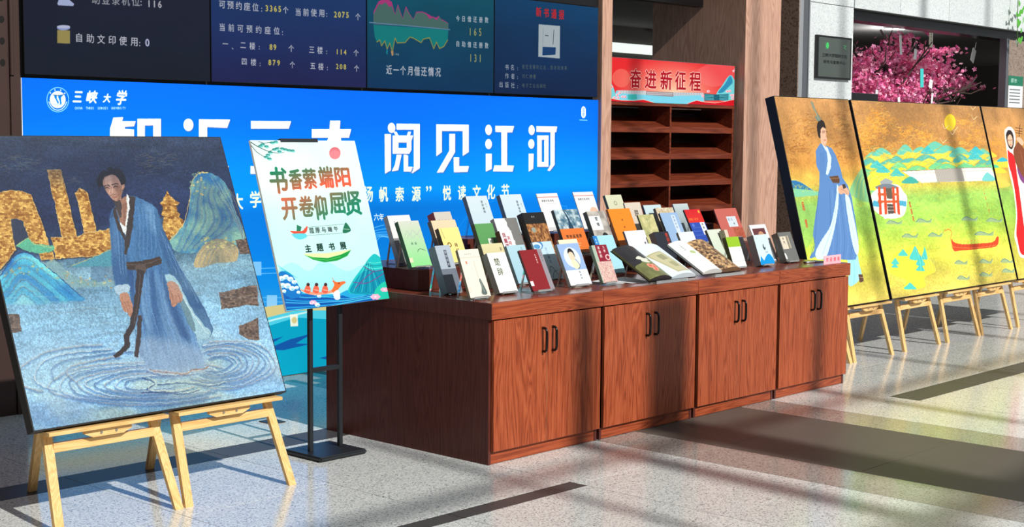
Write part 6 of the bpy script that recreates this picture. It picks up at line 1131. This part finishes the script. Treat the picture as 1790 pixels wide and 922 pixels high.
# ------------------------------------------------------------------ blossom tree in the opening
tr = empty('blossom_tree', (10.9, 3.75, 0), label='artificial pink blossom tree behind the golden paintings', cat='tree')
bark = mat('bark', (60, 44, 38), .8); bm = bmesh.new()
tube(bm, [(0, 0, .3), (.03, .02, 1.0), (-.02, 0, 1.6)], .07, 8, .05); rs = np.random.RandomState(11); tips = []
def branch(p, d, l, r, dep):
    q = p + d * l * .5 + Vector(rs.randn(3) * .03); e = p + d * l; tube(bm, [p, q, e], r, 5, r * .6); tips.append((p + d * l * .5, e))
    if dep:
        for _ in range(3):
            nd = (d + Vector((rs.randn() * .55, rs.randn() * .3, rs.randn() * .32 + .02))).normalized(); branch(e, nd, l * .72, r * .6, dep - 1)
for sx, sz in ((-1, .42), (-.8, .75), (-.35, 1), (.3, 1), (.75, .62), (1, .45), (-1, .2), (1, .28)):
    branch(Vector((0, 0, 1.6)), Vector((sx, rs.randn() * .2, sz)).normalized(), .62, .028, 2)
obj('trunk', bm, bark, tr)
CL = [(-1.15, 0, 2.33, .5, .2), (-1.0, 0, 2.2, .45, .22), (-.55, 0, 2.2, .4, .2), (0, 0, 2.2, .45, .24), (.5, 0, 2.36, .45, .22), (.95, 0, 2.42, .4, .2), (.45, 0, 2.56, .35, .12), (1.3, 0, 2.42, .3, .13), (1.6, 0, 2.36, .22, .08), (1.85, 0, 2.3, .12, .05), (.15, 0, 2.7, .12, .16), (-.42, 0, 2.62, .1, .14), (1.05, 0, 2.72, .2, .07), (-.9, 0, 2.5, .3, .1), (.3, 0, 2.05, .6, .14), (-.8, 0, 2.02, .6, .2), (-1.25, 0, 2.45, .25, .2), (1.15, 0, 2.2, .25, .08), (.15, 0, 2.85, .06, .09), (1.25, 0, 2.76, .1, .05), (-.05, 0, 2.62, .06, .1)]
cols = [(244, 124, 174), (228, 92, 150), (252, 184, 210), (200, 76, 140), (240, 150, 198)]; mats = [mat('blossom_pink', c, .6) for c in cols]
me = bpy.data.meshes.new('blossoms'); V, F_, MI = [], [], []
wts = np.array([c[3] * c[4] for c in CL]); wts /= wts.sum()
for _ in range(9000):
    c = CL[rs.choice(len(CL), p=wts)]; u = rs.randn(3) * .42; x = c[0] + u[0] * c[3]; z = c[2] + u[2] * c[4]; y = u[1] * .35
    s = .016 + rs.rand() * .016; ax = Vector(rs.randn(3)).normalized(); a = ax.orthogonal().normalized(); b = ax.cross(a); mi = rs.randint(5); base = len(V); V.append((x, y, z))
    for k in range(5):
        t0 = k * 1.2566; d0 = a * math.cos(t0 - .5) + b * math.sin(t0 - .5); d1 = a * math.cos(t0) + b * math.sin(t0); d2 = a * math.cos(t0 + .5) + b * math.sin(t0 + .5); P = Vector((x, y, z)); n0 = len(V)
        V.extend([tuple(P + (d0 * .8 + ax * .35) * s), tuple(P + (d1 * 1.15 + ax * .55) * s), tuple(P + (d2 * .8 + ax * .35) * s)]); F_.append((base, n0, n0 + 1, n0 + 2)); MI.append(mi)
me.from_pydata(V, [], F_)
for m_ in mats: me.materials.append(m_)
me.polygons.foreach_set('material_index', MI); me.update()
o = bpy.data.objects.new('blossoms', me); COL.objects.link(o); o.parent = tr; o['kind'] = 'stuff'
pt = empty('planter', (10.9, 3.75, 0), label='dark planter under the pink blossom tree', cat='planter'); bm = bmesh.new(); tube(bm, [(0, 0, 0), (0, 0, .29)], .26, 16, .32); obj('pot', bm, M['blackm'], pt)
tagc = [((236, 238, 240), 'white'), ((60, 190, 190), 'teal'), ((236, 230, 214), 'cream')]
TG = [(-1.17, 2.03, .055, .15, 0, 5, 'white tag hanging low on the left side of the blossom tree'), (-.62, 2.60, .05, .22, 0, -8, 'white tag hanging high on the left side of the blossom tree'), (-.28, 2.56, .06, .12, 0, 4, 'small white tag left of the long cream one'), (.10, 2.72, .09, .24, 2, 0, 'long cream tag with writing at the top of the blossom tree'), (-.09, 2.24, .08, .22, 1, -4, 'teal tag hanging in the middle of the blossom tree'), (.12, 2.24, .08, .1, 0, 12, 'small white tag right of the teal one'), (1.2, 2.60, .1, .17, 0, 24, 'tilted white tag at the right of the blossom tree'), (-.62, 1.95, .05, .16, 0, -10, 'white tag at the lower left of the blossom tree'), (.16, 1.98, .04, .2, 0, 6, 'narrow white tag low in the middle of the blossom tree')]
tp = Pic(40, 110, bg=(236, 230, 214)); tp.text('金榜题名', .5, .35, .13, (60, 60, 60), step=.15, vert=True); tpm = tp.material('tag_print', .6)
tm = [mat('paper_tag', c[0], .6) for c in tagc]
for x, z, w_, h_, ci, rot, lb in TG:
    t = empty('hanging_tag', (10.9 + x, 3.32, z), (0, R(rot), 0), lb, 'tag', 'paper tags on the blossom tree')
    obj('tag_paper', B((-w_ / 2, w_ / 2, 0, .003, 0, h_)), tm[ci], t)
    if ci == 2: sheet('tag_print', (-w_ / 2, -.0005, 0), (w_, 0, 0), (0, 0, h_), tpm, t)
    bm = bmesh.new(); tube(bm, [(0, .0015, h_), (0, .002, h_ + .1)], .002, 4); obj('string', bm, M['alu'], t)
# ------------------------------------------------------------------ hanging ivy at the top right
iv = empty('hanging_plant', (11.95, 2.70, 3.7), label='green trailing ivy hanging at the top right corner', cat='plant')
bm = bmesh.new(); tube(bm, [(.02, 0, .0), (.05, .01, -.3), (.02, 0, -.6), (.06, 0, -.95)], .005, 5); obj('stem', bm, mat('green_stem', (70, 110, 50), .6), iv)
lm = mat('ivy_leaf', (84, 168, 56), .45, var=.2); ld = mat('ivy_leaf_dark', (120, 130, 118), .6)
def leaf_mesh(m_):
    pts = [(0, 0), (.35, -.25), (.75, -.1), (.8, .25), (.55, .5), (.3, .75), (0, 1.0), (-.3, .75), (-.55, .5), (-.8, .25), (-.75, -.1), (-.35, -.25)]
    b2 = bmesh.new(); c = b2.verts.new((0, 0, -.35)); vs = [b2.verts.new((x, .12 * abs(x), -z)) for x, z in pts]
    for i in range(len(vs)): b2.faces.new([c, vs[i], vs[(i + 1) % len(vs)]])
    me2 = bpy.data.meshes.new('leaf'); b2.to_mesh(me2); b2.free(); me2.materials.append(m_); return me2
lmm, ldm = leaf_mesh(lm), leaf_mesh(ld)
for x, z, s, rz, d in ((.04, -.42, .055, .4, 0), (.10, -.50, .06, -.5, 0), (-.03, -.56, .05, .8, 0), (.05, -.64, .085, .2, 0), (.02, -.55, .05, -1, 0), (.12, -.74, .05, .5, 0), (.1, -.84, .075, -.3, 0), (.0, -.88, .055, .3, 1), (.16, -.62, .06, .9, 0), (.2, -.45, .06, -.2, 0)):
    o = obj('leaf', ldm if d else lmm, None, iv); o.location = (x, -.02, z); o.scale = (s, s, s); o.rotation_euler = (.15, rz, rz * .4)
